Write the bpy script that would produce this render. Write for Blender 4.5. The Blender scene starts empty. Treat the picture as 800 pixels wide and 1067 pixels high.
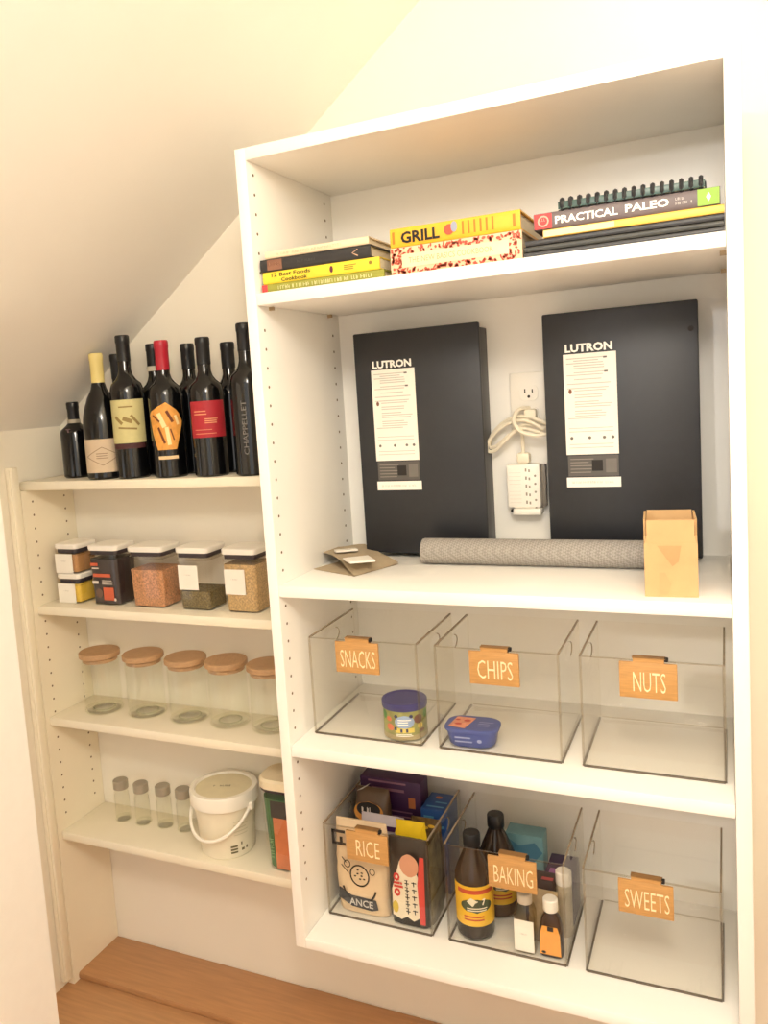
import bpy, bmesh, math, random
from mathutils import Matrix, Vector
random.seed(7)
SC = bpy.context.scene
COL = SC.collection
PI = math.pi

# ------------------------------------------------------------------ camera
F, PX, PY = 880.997, 327.743, 508.634
MR = Matrix(((0.8986, -0.4385, 0.0156), (0.4331, 0.8921, 0.1286), (-0.0704, -0.1088, 0.9916)))
CAM = Vector((0.7233, -1.2602, 1.3985))
cd = bpy.data.cameras.new('camera')
cam = bpy.data.objects.new('camera', cd)
COL.objects.link(cam)
r_, f_, u_ = MR.col[0], MR.col[1], MR.col[2]
cam.matrix_world = Matrix(((r_.x, u_.x, -f_.x, CAM.x), (r_.y, u_.y, -f_.y, CAM.y), (r_.z, u_.z, -f_.z, CAM.z), (0, 0, 0, 1)))
cd.sensor_fit = 'VERTICAL'
cd.sensor_height = 36
cd.lens = 36 * F / 1067
cd.shift_x = (400 - PX) / 1067
cd.shift_y = (PY - 533.5) / 1067
cd.clip_start = 0.02
SC.camera = cam

# ------------------------------------------------------------------ light
w = bpy.data.worlds.new('world')
SC.world = w
w.use_nodes = True
w.node_tree.nodes['Background'].inputs[0].default_value = (1.0, 0.96, 0.91, 1)
w.node_tree.nodes['Background'].inputs[1].default_value = 0.95


def lamp(name, kind, loc, power, col, size, rot=(0, 0, 0)):
    l = bpy.data.lights.new(name, kind)
    l.energy = power
    l.color = col
    if kind == 'AREA':
        l.shape = 'DISK'
        l.size = size
    else:
        l.shadow_soft_size = size
    o = bpy.data.objects.new(name, l)
    o.location = loc
    o.rotation_euler = rot
    COL.objects.link(o)
    return o


lamp('closet_ceiling_light', 'POINT', (0.78, -1.32, 2.06), 22, (1.0, 0.955, 0.895), 0.13)
lamp('hall_light', 'POINT', (-0.10, -2.35, 1.98), 36, (1.0, 0.98, 0.955), 0.05)
vs = SC.view_settings
vs.view_transform = 'Standard'
vs.look = 'None'
vs.gamma = 1
vs.use_curve_mapping = False
vs.exposure = 0.60
SC.cycles.transparent_max_bounces = 32
SC.cycles.max_bounces = 10
SC.cycles.diffuse_bounces = 6


# ------------------------------------------------------------------ helpers
def at(u, v, ax, val):
    """world point on the ray of photo pixel (u,v) where coordinate ax equals val"""
    d = MR @ Vector(((u - PX) / F, 1, -(v - PY) / F))
    i = 'xyz'.index(ax)
    return CAM + d * ((val - CAM[i]) / d[i])


def lin(c):
    c = c / 255
    return c / 12.92 if c <= 0.04045 else ((c + 0.055) / 1.055) ** 2.4


def rgb(c):
    return (lin(c[0]), lin(c[1]), lin(c[2]), 1)


MATS = {}


def mat(name, c, rough=0.5, metal=0.0, var=0.04, scale=40, bump=0.0, bscale=200, coat=0.0, spec=0.5, stretch=None):
    if name in MATS:
        return MATS[name]
    m = bpy.data.materials.new(name)
    m.use_nodes = True
    nt = m.node_tree
    b = nt.nodes['Principled BSDF']
    tc = nt.nodes.new('ShaderNodeTexCoord')
    vec = tc.outputs['Object']
    if stretch:
        mp = nt.nodes.new('ShaderNodeMapping')
        mp.inputs['Scale'].default_value = stretch
        nt.links.new(vec, mp.inputs[0])
        vec = mp.outputs[0]
    n = nt.nodes.new('ShaderNodeTexNoise')
    n.inputs['Scale'].default_value = scale
    n.inputs['Detail'].default_value = 4
    nt.links.new(vec, n.inputs['Vector'])
    rp = nt.nodes.new('ShaderNodeValToRGB')
    a = rgb(c)
    rp.color_ramp.elements[0].position = 0.3
    rp.color_ramp.elements[1].position = 0.7
    rp.color_ramp.elements[0].color = tuple(max(0, x * (1 - var)) for x in a[:3]) + (1,)
    rp.color_ramp.elements[1].color = tuple(min(1, x * (1 + var)) for x in a[:3]) + (1,)
    nt.links.new(n.outputs['Fac'], rp.inputs[0])
    nt.links.new(rp.outputs[0], b.inputs['Base Color'])
    b.inputs['Roughness'].default_value = rough
    b.inputs['Metallic'].default_value = metal
    b.inputs['Coat Weight'].default_value = coat
    b.inputs['Specular IOR Level'].default_value = spec
    if bump:
        n2 = nt.nodes.new('ShaderNodeTexNoise')
        n2.inputs['Scale'].default_value = bscale
        nt.links.new(vec, n2.inputs['Vector'])
        bp = nt.nodes.new('ShaderNodeBump')
        bp.inputs['Strength'].default_value = bump
        bp.inputs['Distance'].default_value = 0.002
        nt.links.new(n2.outputs['Fac'], bp.inputs['Height'])
        nt.links.new(bp.outputs[0], b.inputs['Normal'])
    MATS[name] = m
    return m


def clear(name, tint, rough=0.03, ior=1.45, gain=1.0):
    """thin clear plastic or glass: transparent with a Fresnel gloss"""
    m = bpy.data.materials.new(name)
    m.use_nodes = True
    nt = m.node_tree
    nt.nodes.remove(nt.nodes['Principled BSDF'])
    out = nt.nodes['Material Output']
    t = nt.nodes.new('ShaderNodeBsdfTransparent')
    t.inputs[0].default_value = tint + (1,)
    g = nt.nodes.new('ShaderNodeBsdfGlossy')
    g.inputs['Roughness'].default_value = rough
    g.inputs['Color'].default_value = (1, 1, 1, 1)
    fr = nt.nodes.new('ShaderNodeFresnel')
    fr.inputs[0].default_value = ior
    mu = nt.nodes.new('ShaderNodeMath')
    mu.operation = 'MULTIPLY'
    mu.use_clamp = True
    mu.inputs[1].default_value = gain
    mx = nt.nodes.new('ShaderNodeMixShader')
    nt.links.new(fr.outputs[0], mu.inputs[0])
    ge = nt.nodes.new('ShaderNodeNewGeometry')
    sb = nt.nodes.new('ShaderNodeMath')
    sb.operation = 'SUBTRACT'
    sb.inputs[0].default_value = 1.0
    nt.links.new(ge.outputs['Backfacing'], sb.inputs[1])
    m2 = nt.nodes.new('ShaderNodeMath')
    m2.operation = 'MULTIPLY'
    nt.links.new(mu.outputs[0], m2.inputs[0])
    nt.links.new(sb.outputs[0], m2.inputs[1])
    nt.links.new(m2.outputs[0], mx.inputs[0])
    nt.links.new(t.outputs[0], mx.inputs[1])
    nt.links.new(g.outputs[0], mx.inputs[2])
    nt.links.new(mx.outputs[0], out.inputs[0])
    MATS[name] = m
    return m


class G:
    """collects vertices and faces of ONE mesh"""

    def __init__(s):
        s.v = []
        s.f = []

    def add(s, v, f):
        n = len(s.v)
        s.v += [tuple(p) for p in v]
        s.f += [tuple(i + n for i in q) for q in f]
        return s

    def box(s, x0, x1, y0, y1, z0, z1, bev=0.0, seg=2):
        if bev <= 0:
            v = [(x, y, z) for x in (x0, x1) for y in (y0, y1) for z in (z0, z1)]
            return s.add(v, [(0, 1, 3, 2), (4, 6, 7, 5), (0, 4, 5, 1), (2, 3, 7, 6), (0, 2, 6, 4), (1, 5, 7, 3)])
        bm = bmesh.new()
        bmesh.ops.create_cube(bm, size=1)
        for q in bm.verts:
            q.co = ((x0 + x1) / 2 + q.co.x * (x1 - x0), (y0 + y1) / 2 + q.co.y * (y1 - y0), (z0 + z1) / 2 + q.co.z * (z1 - z0))
        bmesh.ops.bevel(bm, geom=bm.edges[:], offset=bev, segments=seg, affect='EDGES', profile=0.5)
        bm.verts.index_update()
        s.add([tuple(q.co) for q in bm.verts], [tuple(q.index for q in f.verts) for f in bm.faces])
        bm.free()
        return s

    def lathe(s, prof, n=32, cx=0, cy=0, caps=True):
        v, f = [], []
        for r, z in prof:
            for k in range(n):
                a = 2 * PI * k / n
                v.append((cx + r * math.cos(a), cy + r * math.sin(a), z))
        for i in range(len(prof) - 1):
            for k in range(n):
                f.append((i * n + k, i * n + (k + 1) % n, (i + 1) * n + (k + 1) % n, (i + 1) * n + k))
        if caps:
            f.append(tuple(range(n - 1, -1, -1)))
            f.append(tuple((len(prof) - 1) * n + k for k in range(n)))
        return s.add(v, f)

    def loft(s, rings, caps=True):
        n = len(rings[0])
        v = [p for r in rings for p in r]
        f = []
        for i in range(len(rings) - 1):
            for k in range(n):
                f.append((i * n + k, i * n + (k + 1) % n, (i + 1) * n + (k + 1) % n, (i + 1) * n + k))
        if caps:
            f.append(tuple(range(n - 1, -1, -1)))
            f.append(tuple((len(rings) - 1) * n + k for k in range(n)))
        return s.add(v, f)

    def tube(s, pts, r, n=8):
        pts = [Vector(p) for p in pts]
        rings = []
        t = (pts[1] - pts[0]).normalized()
        up = Vector((0, 0, 1)) if abs(t.z) < 0.9 else Vector((1, 0, 0))
        for i, p in enumerate(pts):
            a = pts[max(i - 1, 0)]
            b = pts[min(i + 1, len(pts) - 1)]
            t = (b - a).normalized()
            x = t.cross(up).normalized()
            up = x.cross(t).normalized()
            rings.append([tuple(p + (x * math.cos(2 * PI * k / n) + up * math.sin(2 * PI * k / n)) * r) for k in range(n)])
        return s.loft(rings)

    def grid(s, fn, nu, nv):
        v = [fn(i / nu, j / nv) for j in range(nv + 1) for i in range(nu + 1)]
        f = [(j * (nu + 1) + i, j * (nu + 1) + i + 1, (j + 1) * (nu + 1) + i + 1, (j + 1) * (nu + 1) + i) for j in range(nv) for i in range(nu)]
        return s.add(v, f)


def rrect(w, d, r, cx=0, cy=0, n=5):
    p = []
    r = min(r, w / 2 - 1e-4, d / 2 - 1e-4)
    for sx, sy, a0 in ((1, 1, 0), (-1, 1, 90), (-1, -1, 180), (1, -1, 270)):
        for k in range(n + 1):
            a = math.radians(a0 + 90 * k / n)
            p.append((cx + sx * (w / 2 - r) + r * math.cos(a), cy + sy * (d / 2 - r) + r * math.sin(a)))
    return p


def rprism(secs, r, cx=0, cy=0):
    """secs: list of (w, d, z) -> lofted rounded rectangle"""
    g = G()
    g.loft([[(x, y, z) for x, y in rrect(w, d, r, cx, cy)] for w, d, z in secs])
    return g


def obj(name, g, m, parent=None, loc=None, rot=None, smooth=True, ang=35):
    me = bpy.data.meshes.new(name)
    me.from_pydata(g.v, [], g.f)
    me.update()
    me.materials.append(m)
    if smooth and len(g.f) > 6:
        me.shade_smooth()
        me.set_sharp_from_angle(angle=math.radians(ang))
    o = bpy.data.objects.new(name, me)
    COL.objects.link(o)
    if parent:
        o.parent = parent
    if loc:
        o.location = loc
    if rot:
        o.rotation_euler = rot
    return o


def tag(o, label, cat, group=None):
    o['label'] = label
    o['category'] = cat
    if group:
        o['group'] = group
    return o


def thing(name, label, cat, loc=(0, 0, 0), rz=0, group=None):
    o = bpy.data.objects.new(name, None)
    o.empty_display_size = 0.03
    o.location = loc
    o.rotation_euler = (0, 0, rz)
    COL.objects.link(o)
    return tag(o, label, cat, group)


def struct(name, g, m, parent=None, smooth=True):
    o = obj(name, g, m, parent, smooth=smooth)
    if not parent:
        o['kind'] = 'structure'
    return o


def dup(root, loc, rz=0, label=None):
    c = root.copy()
    COL.objects.link(c)
    c.location = loc
    c.rotation_euler = (0, 0, rz)
    if label:
        c['label'] = label
    for ch in list(root.children):
        k = ch.copy()
        COL.objects.link(k)
        k.parent = c
        for gc in list(ch.children):
            q = gc.copy()
            COL.objects.link(q)
            q.parent = k
    return c


_TX = {}


def text2d(s, h, w=None, bold=0.0):
    """flat lettering centred on 0,0: capitals h high, the word w wide"""
    key = (s, bold)
    if key not in _TX:
        cu = bpy.data.curves.new('lettering', 'FONT')
        cu.body = s
        cu.size = 1
        cu.offset = bold
        cu.resolution_u = 2
        ob = bpy.data.objects.new('lettering', cu)
        COL.objects.link(ob)
        me = bpy.data.meshes.new_from_object(ob)
        v = [(p.co.x, p.co.y) for p in me.vertices]
        f = [tuple(p.vertices) for p in me.polygons]
        bpy.data.objects.remove(ob)
        bpy.data.curves.remove(cu)
        bpy.data.meshes.remove(me)
        _TX[key] = (v, f)
    v, f = _TX[key]
    x0, x1 = min(p[0] for p in v), max(p[0] for p in v)
    y0, y1 = min(p[1] for p in v), max(p[1] for p in v)
    k = h / (y1 - y0)
    kx = k if w is None else w / (x1 - x0)
    return [((x - (x0 + x1) / 2) * kx, (y - (y0 + y1) / 2) * k) for x, y in v], f


def flat(shape, fn):
    """maps a 2-D shape (verts, faces) through fn(s, t) -> xyz into a G"""
    g = G()
    v, f = shape
    return g.add([fn(a, b) for a, b in v], f)


def many(shapes):
    v, f = [], []
    for sv, sf in shapes:
        n = len(v)
        v += list(sv)
        f += [tuple(i + n for i in q) for q in sf]
    return v, f


def shift(shape, ds, dt):
    return [(a + ds, b + dt) for a, b in shape[0]], shape[1]


def rect2(s0, s1, t0, t1, n=1):
    n = max(n, int(abs(s1 - s0) / 0.005) + 1)
    v, f = [], []
    for k in range(n + 1):
        s = s0 + (s1 - s0) * k / n
        v += [(s, t0), (s, t1)]
    for k in range(n):
        f.append((2 * k, 2 * k + 2, 2 * k + 3, 2 * k + 1))
    return v, f


def poly2(pts):
    return list(pts), [tuple(range(len(pts)))]


def hull2(pts, rows=9, cols=9):
    """a convex outline filled with small quads so that it can be bent"""
    t0, t1 = min(p[1] for p in pts), max(p[1] for p in pts)
    v, f = [], []
    for j in range(rows + 1):
        t = t0 + (t1 - t0) * min(max(j / rows, 1e-4), 1 - 1e-4)
        xs = []
        for i in range(len(pts)):
            a, b = pts[i], pts[(i + 1) % len(pts)]
            if (a[1] - t) * (b[1] - t) <= 0 and a[1] != b[1]:
                xs.append(a[0] + (b[0] - a[0]) * (t - a[1]) / (b[1] - a[1]))
        lo, hi = min(xs), max(xs)
        v += [(lo + (hi - lo) * k / cols, t) for k in range(cols + 1)]
    for j in range(rows):
        for k in range(cols):
            q = j * (cols + 1) + k
            f.append((q, q + 1, q + cols + 2, q + cols + 1))
    return v, f


def ell2(cs, ct, a, b, n=20, a0=0, a1=360, inner=None):
    if inner is None:
        return (hull2 if a > 0.012 else poly2)([(cs + a * math.cos(math.radians(k * 360 / n)), ct + b * math.sin(math.radians(k * 360 / n))) for k in range(n)])
    v, f = [], []
    for k in range(n + 1):
        t = math.radians(a0 + (a1 - a0) * k / n)
        v += [(cs + a * math.cos(t), ct + b * math.sin(t)), (cs + a * inner * math.cos(t), ct + b * inner * math.sin(t))]
    for k in range(n):
        f.append((2 * k, 2 * k + 2, 2 * k + 3, 2 * k + 1))
    return v, f


def marks(h, w, seed=1):
    """a line of print too small to read: short upright strokes in word-like runs"""
    rr = random.Random(seed)
    out, x = [], -w / 2
    while x < w / 2:
        if rr.random() < 0.16:
            x += h * 0.6
            continue
        cw = h * rr.uniform(0.35, 0.6)
        k = rr.choice((0, 1, 2))
        if x + cw > w / 2:
            break
        out.append(rect2(x, x + h * 0.16, -h / 2, h / 2))
        if k:
            t = rr.choice((-h / 2, -h * 0.08, h / 2 - h * 0.16))
            out.append(rect2(x, x + cw, t, t + h * 0.16))
        if k == 2:
            out.append(rect2(x + cw - h * 0.16, x + cw, -h / 2, h * 0.3))
        x += cw + h * 0.25
    return many(out)


def front(y, x0=0, z0=0):
    return lambda s, t: (x0 + s, y, z0 + t)


def wrap(r, a0, z0=0, cx=0, cy=0):
    a0 = math.radians(a0)
    return lambda s, t: (cx + r * math.cos(a0 + s / r), cy + r * math.sin(a0 + s / r), z0 + t)


def lines2(s0, s1, t0, t1, n, th, seed=1, ragged=0.25):
    rr = random.Random(seed)
    return many([rect2(s0, s1 - (s1 - s0) * ragged * rr.random(), t0 + (t1 - t0) * k / max(1, n - 1) - th / 2, t0 + (t1 - t0) * k / max(1, n - 1) + th / 2) for k in range(n)])


# ------------------------------------------------------------------ materials
WALL = mat('wall_paint', (240, 233, 217), 0.75, var=0.012, scale=6, bump=0.06, bscale=350)
CEIL = mat('ceiling_paint', (241, 238, 231), 0.8, var=0.012, scale=5, bump=0.06, bscale=350)
WHITE = mat('white_melamine', (243, 240, 233), 0.38, var=0.01, scale=12)
CREAM = mat('cream_painted_wood', (240, 231, 208), 0.42, var=0.015, scale=12)
FLOOR = mat('brown_floor', (188, 142, 98), 0.42, var=0.10, scale=9, stretch=(1, 12, 12))
HOLE = mat('peg_hole_dark', (120, 100, 76), 0.8)
ACRYL = clear('clear_acrylic', (0.985, 0.982, 0.972), 0.04, 1.45)
EDGE = mat('acrylic_edge', (152, 136, 114), 0.15, var=0.1)
EDGE_SHADOW = mat('acrylic_edge_shadow', (104, 92, 78), 0.15, var=0.1)  # base edge tone, darkened to include the contact shadow
GLASS = clear('clear_glass', (0.985, 0.988, 0.975), 0.02, 1.5)
GLASSE = clear('glass_thick_edge', (0.92, 0.925, 0.87), 0.05, 1.5)
BLACKG = mat('dark_bottle_glass', (12, 12, 13), 0.12, var=0.1, spec=0.6)
BLACKF = mat('black_foil', (20, 20, 22), 0.38)
BAMBOO = mat('bamboo_lid', (186, 148, 108), 0.5, var=0.12, scale=60, stretch=(1, 8, 8))
TAGW = mat('wood_tag', (192, 144, 84), 0.5, var=0.10, scale=50, stretch=(1, 1, 9))
PAPER = mat('white_paper', (240, 234, 222), 0.7, var=0.02)
PAGES = mat('book_pages', (226, 214, 190), 0.85, var=0.06, scale=300, stretch=(0.1, 0.1, 6))
CARD = mat('cardboard', (204, 166, 116), 0.75, var=0.05, scale=30, bump=0.1)
CARDD = mat('cardboard_tape', (190, 150, 100), 0.4, var=0.06, scale=30)
KRAFT = mat('kraft_paper', (176, 158, 130), 0.8, var=0.06, scale=40, bump=0.2)
BLACK = mat('black_enamel', (37, 38, 42), 0.45, var=0.06, scale=60)
DARKM = mat('dark_metal', (66, 66, 68), 0.5)
INK = mat('black_ink', (30, 26, 24), 0.7)
GREYI = mat('grey_ink', (192, 186, 176), 0.8)
WINK = mat('white_ink', (246, 242, 232), 0.6)
PLASTW = mat('white_plastic', (242, 237, 226), 0.35, var=0.01)
STEEL = mat('steel_lid', (168, 160, 144), 0.35, metal=0.35)


def C(name, c, rough=0.5, **k):
    return mat(name, c, rough, **k)


# ------------------------------------------------------------------ setting
YB = 0.360
XL = -0.743
_a, _b = at(245, 228, 'y', YB), at(62, 444, 'x', XL - 0.02)
SLOPE = lambda x: _a.z + (_a.z - _b.z) / (_a.x - _b.x) * (x - _a.x)
YF = -1.55

struct('floor', G().box(-1.3, 1.6, -3.2, YB + 0.1, -0.06, 0.0), FLOOR)
struct('wall_back', G().box(-0.9, 1.25, YB, YB + 0.1, 0.0, 2.75), WALL)
struct('wall_left', G().box(-0.88, XL - 0.020, -0.10, YB, 0.0, 1.6), WALL)
g = G()
pts = [(-0.90, SLOPE(-0.90)), (0.83, SLOPE(0.83)), (0.83, SLOPE(0.83) + 0.12), (-0.90, SLOPE(-0.90) + 0.12)]
g.loft([[(x, y, z) for x, z in pts] for y in (YF, YB)])
struct('ceiling_slope', g, CEIL)
struct('ceiling', G().box(0.83, 1.25, YF, YB, SLOPE(0.83), SLOPE(0.83) + 0.12), CEIL)
struct('wall_right', G().box(1.15, 1.25, YF, YB, 0.0, 2.60), WALL)
ENTRY = C('entry_white_gloss', (250, 248, 243), 0.35, var=0.01)
g = G()
pts = [(-0.62, 0), (-0.5, 0), (-0.5, SLOPE(-0.5)), (-0.62, SLOPE(-0.62))]
g.loft([[(x, y, z) for x, z in pts] for y in (YF, -0.105)])
struct('wall_left_entry', g, ENTRY)
g = G()
g.box(-0.62, 0.06, YF - 0.11, YF, 0, 2.03)
g.box(0.93, 1.25, YF - 0.11, YF, 0, 2.03)
g.box(-0.62, 1.25, YF - 0.11, YF, 2.03, 2.75)
struct('wall_front', g, WALL)
# raised wooden strip of floor under the low shelves
struct('trim_1', G().box(-0.763, 1.15, 0.205, YB, 0.0, 0.018, 0.005), C('brown_plinth', (184, 136, 92), 0.42, var=0.10, scale=9, stretch=(1, 12, 12)))


def pegs(col_px, plane_x, zlo, zhi, skip, parent, sgn):
    """rows of little shelf-pin holes on a side panel"""
    g = G()
    for u, v in col_px:
        y = at(u, v, 'x', plane_x).y
        z = zlo
        while z < zhi:
            if not any(a - 0.004 < z < b + 0.004 for a, b in skip):
                c = [(plane_x + sgn * 0.0004, y + 0.0026 * math.cos(2 * PI * k / 8), z + 0.0026 * math.sin(2 * PI * k / 8)) for k in range(8)]
                c2 = [(plane_x - sgn * 0.002, p[1], p[2]) for p in c]
                g.loft([c2, c])
            z += 0.032
    o = obj('peg_holes', g, HOLE, parent, smooth=False)
    o['kind'] = 'stuff'
    return o


# ------------------------------------------------------------------ tall cabinet
W_, D_, T = 0.747, 0.3355, 0.020
ZB, ZT = 0.40, 1.81
Z1, Z2, Z3 = 1.5542, 1.0546, 0.7645        # undersides of the three inner shelves
cab = thing('wall_cabinet', 'tall white open cabinet hung on the wall with four stacked compartments', 'cabinet')
lp = obj('side_panel', G().box(0, T, 0, D_, ZB, ZT, 0.0012), WHITE, cab)
rp_ = obj('side_panel', G().box(W_ - T, W_, 0, D_, ZB, ZT, 0.0012), WHITE, cab)
obj('top_panel', G().box(T, W_ - T, 0, D_, ZT - T, ZT, 0.0012), WHITE, cab)
obj('bottom_panel', G().box(T, W_ - T, 0, D_, ZB, ZB + T, 0.0012), WHITE, cab)
for z in (Z1, Z2, Z3):
    sh = obj('shelf', G().box(T + 0.0005, W_ - T - 0.0005, 0.0005, D_, z, z + T, 0.0012), WHITE, cab)
    for y in (0.045, 0.285):
        for x0, x1 in ((T, T + 0.008), (W_ - T - 0.008, W_ - T)):
            obj('shelf_pin', G().box(x0, x1, y - 0.003, y + 0.003, z - 0.006, z), C('brass_pin', (186, 164, 130), 0.4, metal=0.4), sh)
obj('back_panel', G().box(0, W_, D_, YB - 0.0005, ZB, ZT), WHITE, cab)
skip = [(z - 0.012, z + T) for z in (Z1, Z2, Z3)] + [(0, ZB + 0.09)]
pegs([(264, 189), (337.5, 213)], T, ZB + 0.09, ZT - 0.03, skip, lp, 1)
pegs([(264, 189), (337.5, 213)], W_ - T, ZB + 0.09, ZT - 0.03, skip, rp_, -1)

# ------------------------------------------------------------------ low shelf unit
YS = 0.199
ST = (1.2463, 0.9515, 0.6791, 0.3909)
unit = thing('wall_shelf_unit', 'low cream painted shelf unit under the sloping ceiling with four shelves', 'shelf')
sp = obj('side_panel', G().box(XL - 0.019, XL, YS - 0.012, YB - 0.001, 0.0, 1.226), CREAM, unit)
g = G()
g.box(XL - 0.115, XL - 0.0005, YS - 0.034, YS - 0.0125, 0.0185, 1.283, 0.003)
g.box(XL - 0.110, XL - 0.046, YS - 0.041, YS - 0.033, 0.0185, 1.277, 0.003)
g.box(XL - 0.018, XL - 0.006, YS - 0.037, YS - 0.033, 0.0185, 1.277, 0.0015)
obj('face_trim', g, CREAM, unit)
for i, z in enumerate(ST):
    obj('shelf', G().box(XL + (-0.015 if i == 0 else 0.0005), -0.0008, YS, YB - 0.0005, z - T, z, 0.0018), CREAM, unit)
skip = [(z - T, z) for z in ST] + [(0, 0.42)]
pegs([(33.6, 520), (66.5, 515)], XL, 0.43, 1.215, skip, sp, 1)


# ------------------------------------------------------------------ wine bottles
def bottle(name, label, x, y, h, r, kind='bordeaux', caps=BLACKF, caph=0.055, z=ST[0], glass=BLACKG):
    t = thing(name, label, 'bottle', (x, y, z), 0, 'wine bottles on the top low shelf')
    nr = 0.0138
    if kind == 'bordeaux':
        pr = [(r - 0.004, 0), (r, 0.004), (r, h * 0.60), (r - 0.0015, h * 0.635), (r * 0.88, h * 0.665), (r * 0.62, h * 0.695), (nr + 0.003, h * 0.725), (nr, h * 0.76), (nr, h - 0.002), (nr - 0.001, h - 0.001)]
    elif kind == 'burgundy':
        pr = [(r - 0.004, 0), (r, 0.005), (r, h * 0.42), (r * 0.97, h * 0.48), (r * 0.86, h * 0.56), (r * 0.66, h * 0.65), (nr + 0.004, h * 0.72), (nr, h * 0.78), (nr, h - 0.002), (nr - 0.001, h - 0.001)]
    else:
        nr = 0.0125
        pr = [(r - 0.004, 0), (r, 0.004), (r, h * 0.60), (r * 0.93, h * 0.64), (r * 0.6, h * 0.69), (nr, h * 0.74), (nr, h - 0.002), (nr - 0.001, h - 0.001)]
    obj('glass_body', G().lathe(pr, 32), glass, t)
    cp = [(nr + 0.0009, h - caph), (nr + 0.0009, h - 0.016), (nr + 0.0018, h - 0.014), (nr + 0.0018, h - 0.002), (nr + 0.0002, h + 0.001)]
    obj('capsule', G().lathe(cp, 24), caps, t)
    return t


def wlabel(t, r, a0, s0, s1, z0, z1, m, name='label', shape=None):
    return obj(name, flat(shape or rect2(s0, s1, z0, z1, 14), wrap(r + 0.0005, a0)), m, t)


GB = 'wine bottles on the top low shelf'
FB = []      # front row
b = bottle('wine_bottle', 'short squat black bottle with pale neck band, at the end against the side wall', -0.656, 0.290, 0.176, 0.034, 'squat', BLACKF, 0.040)
obj('neck_band', G().lathe([(0.0150, 0.1225), (0.0150, 0.136)], 20, caps=False), C('band_pale', (176, 164, 142), 0.5), b)
wlabel(b, 0.033, -62, 0, 0, 0, 0, C('smoke_print', (92, 70, 74), 0.6), 'label', many([ell2(-0.008, 0.070, 0.009, 0.007, 12), rect2(-0.010, -0.006, 0.105, 0.113), rect2(-0.014, -0.002, 0.113, 0.115)]))
obj('base_band', G().lathe([(0.0334, 0.008), (0.0334, 0.011)], 32, caps=False), C('band_grey', (110, 110, 108), 0.4), b)

b = bottle('wine_bottle', 'sloping-shouldered wine bottle with pale yellow capsule and beige label', -0.535, 0.2445, 0.278, 0.0425, 'burgundy', C('yellow_foil', (226, 208, 134), 0.45), 0.064)
lb = wlabel(b, 0.0425, -58, -0.052, 0.052, 0.016, 0.090, C('label_beige', (206, 186, 158), 0.7, var=0.03))
li = 0.0009
def seg2(p, q, th, n=8):
    """a thin straight stroke cut into short pieces"""
    dx, dy = q[0] - p[0], q[1] - p[1]
    L = math.hypot(dx, dy)
    nx, ny = -dy / L * th / 2, dx / L * th / 2
    v, f = [], []
    for k in range(n + 1):
        a = k / n
        v += [(p[0] + dx * a - nx, p[1] + dy * a - ny), (p[0] + dx * a + nx, p[1] + dy * a + ny)]
    for k in range(n):
        f.append((2 * k, 2 * k + 2, 2 * k + 3, 2 * k + 1))
    return v, f


dm = [(-0.040, 0.052), (0, 0.072), (0.040, 0.052), (0, 0.032)]
obj('label_print', flat(many([seg2(dm[k], dm[(k + 1) % 4], 0.0016) for k in range(4)] + [lines2(-0.014, 0.014, 0.048, 0.058, 3, 0.0018, 3)]), wrap(0.0425 + li, -58)), C('label_print_brown', (150, 126, 104), 0.7), lb)

b = bottle('wine_bottle', 'tall dark wine bottle with black capsule and cream-green pictorial label', -0.456, 0.2420, 0.310, 0.037)
lb = wlabel(b, 0.037, -62, -0.046, 0.046, 0.078, 0.172, C('label_olive_cream', (205, 196, 140), 0.7, var=0.05, scale=60))
obj('label_print', flat(many([seg2((-0.026, 0.136), (-0.010, 0.120), 0.007), seg2((-0.008, 0.132), (0.012, 0.124), 0.009), seg2((0.010, 0.138), (0.028, 0.116), 0.006), seg2((-0.020, 0.112), (0.022, 0.108), 0.004), rect2(-0.016, 0.016, 0.155, 0.158)]), wrap(0.037 + li, -62)), C('label_print_olive', (146, 124, 72), 0.7), lb)
wlabel(b, 0.037, -62, -0.040, 0.040, 0.066, 0.077, C('label_maroon', (72, 34, 34), 0.6), 'lower_label')

b = bottle('wine_bottle', 'dark wine bottle with red capsule and orange six-sided label', -0.355, 0.2420, 0.290, 0.037, caps=C('red_foil', (176, 30, 50), 0.35), caph=0.062)
hx = [(-0.040, 0.140), (0.004, 0.160), (0.030, 0.140), (0.040, 0.118), (0.020, 0.060), (-0.022, 0.060), (-0.034, 0.100)]
hx2 = hull2(hx, 12, 12)
lb = wlabel(b, 0.038, -62, 0, 0, 0, 0, C('label_orange', (226, 158, 72), 0.6, var=0.15, scale=90), 'label', hx2)
obj('label_print', flat(many([seg2((0.004, 0.142), (0.016, 0.118), 0.006), seg2((-0.028, 0.134), (-0.012, 0.120), 0.004), seg2((-0.016, 0.108), (-0.004, 0.074), 0.005), seg2((0.010, 0.104), (0.016, 0.080), 0.003)]), wrap(0.0392, -62)), C('label_print_umber', (110, 56, 26), 0.7), lb)
obj('label_pale_marks', flat(many([seg2((-0.014, 0.138), (-0.002, 0.108), 0.010), seg2((0.002, 0.108), (0.006, 0.070), 0.008), seg2((0.022, 0.132), (0.028, 0.112), 0.006)]), wrap(0.0391, -62)), C('label_print_pale', (246, 220, 160), 0.7), lb)  # cream marks printed on the orange label
wlabel(b, 0.037, -62, -0.022, 0.022, 0.040, 0.047, C('label_strip', (226, 196, 150), 0.7), 'lower_label')

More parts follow.
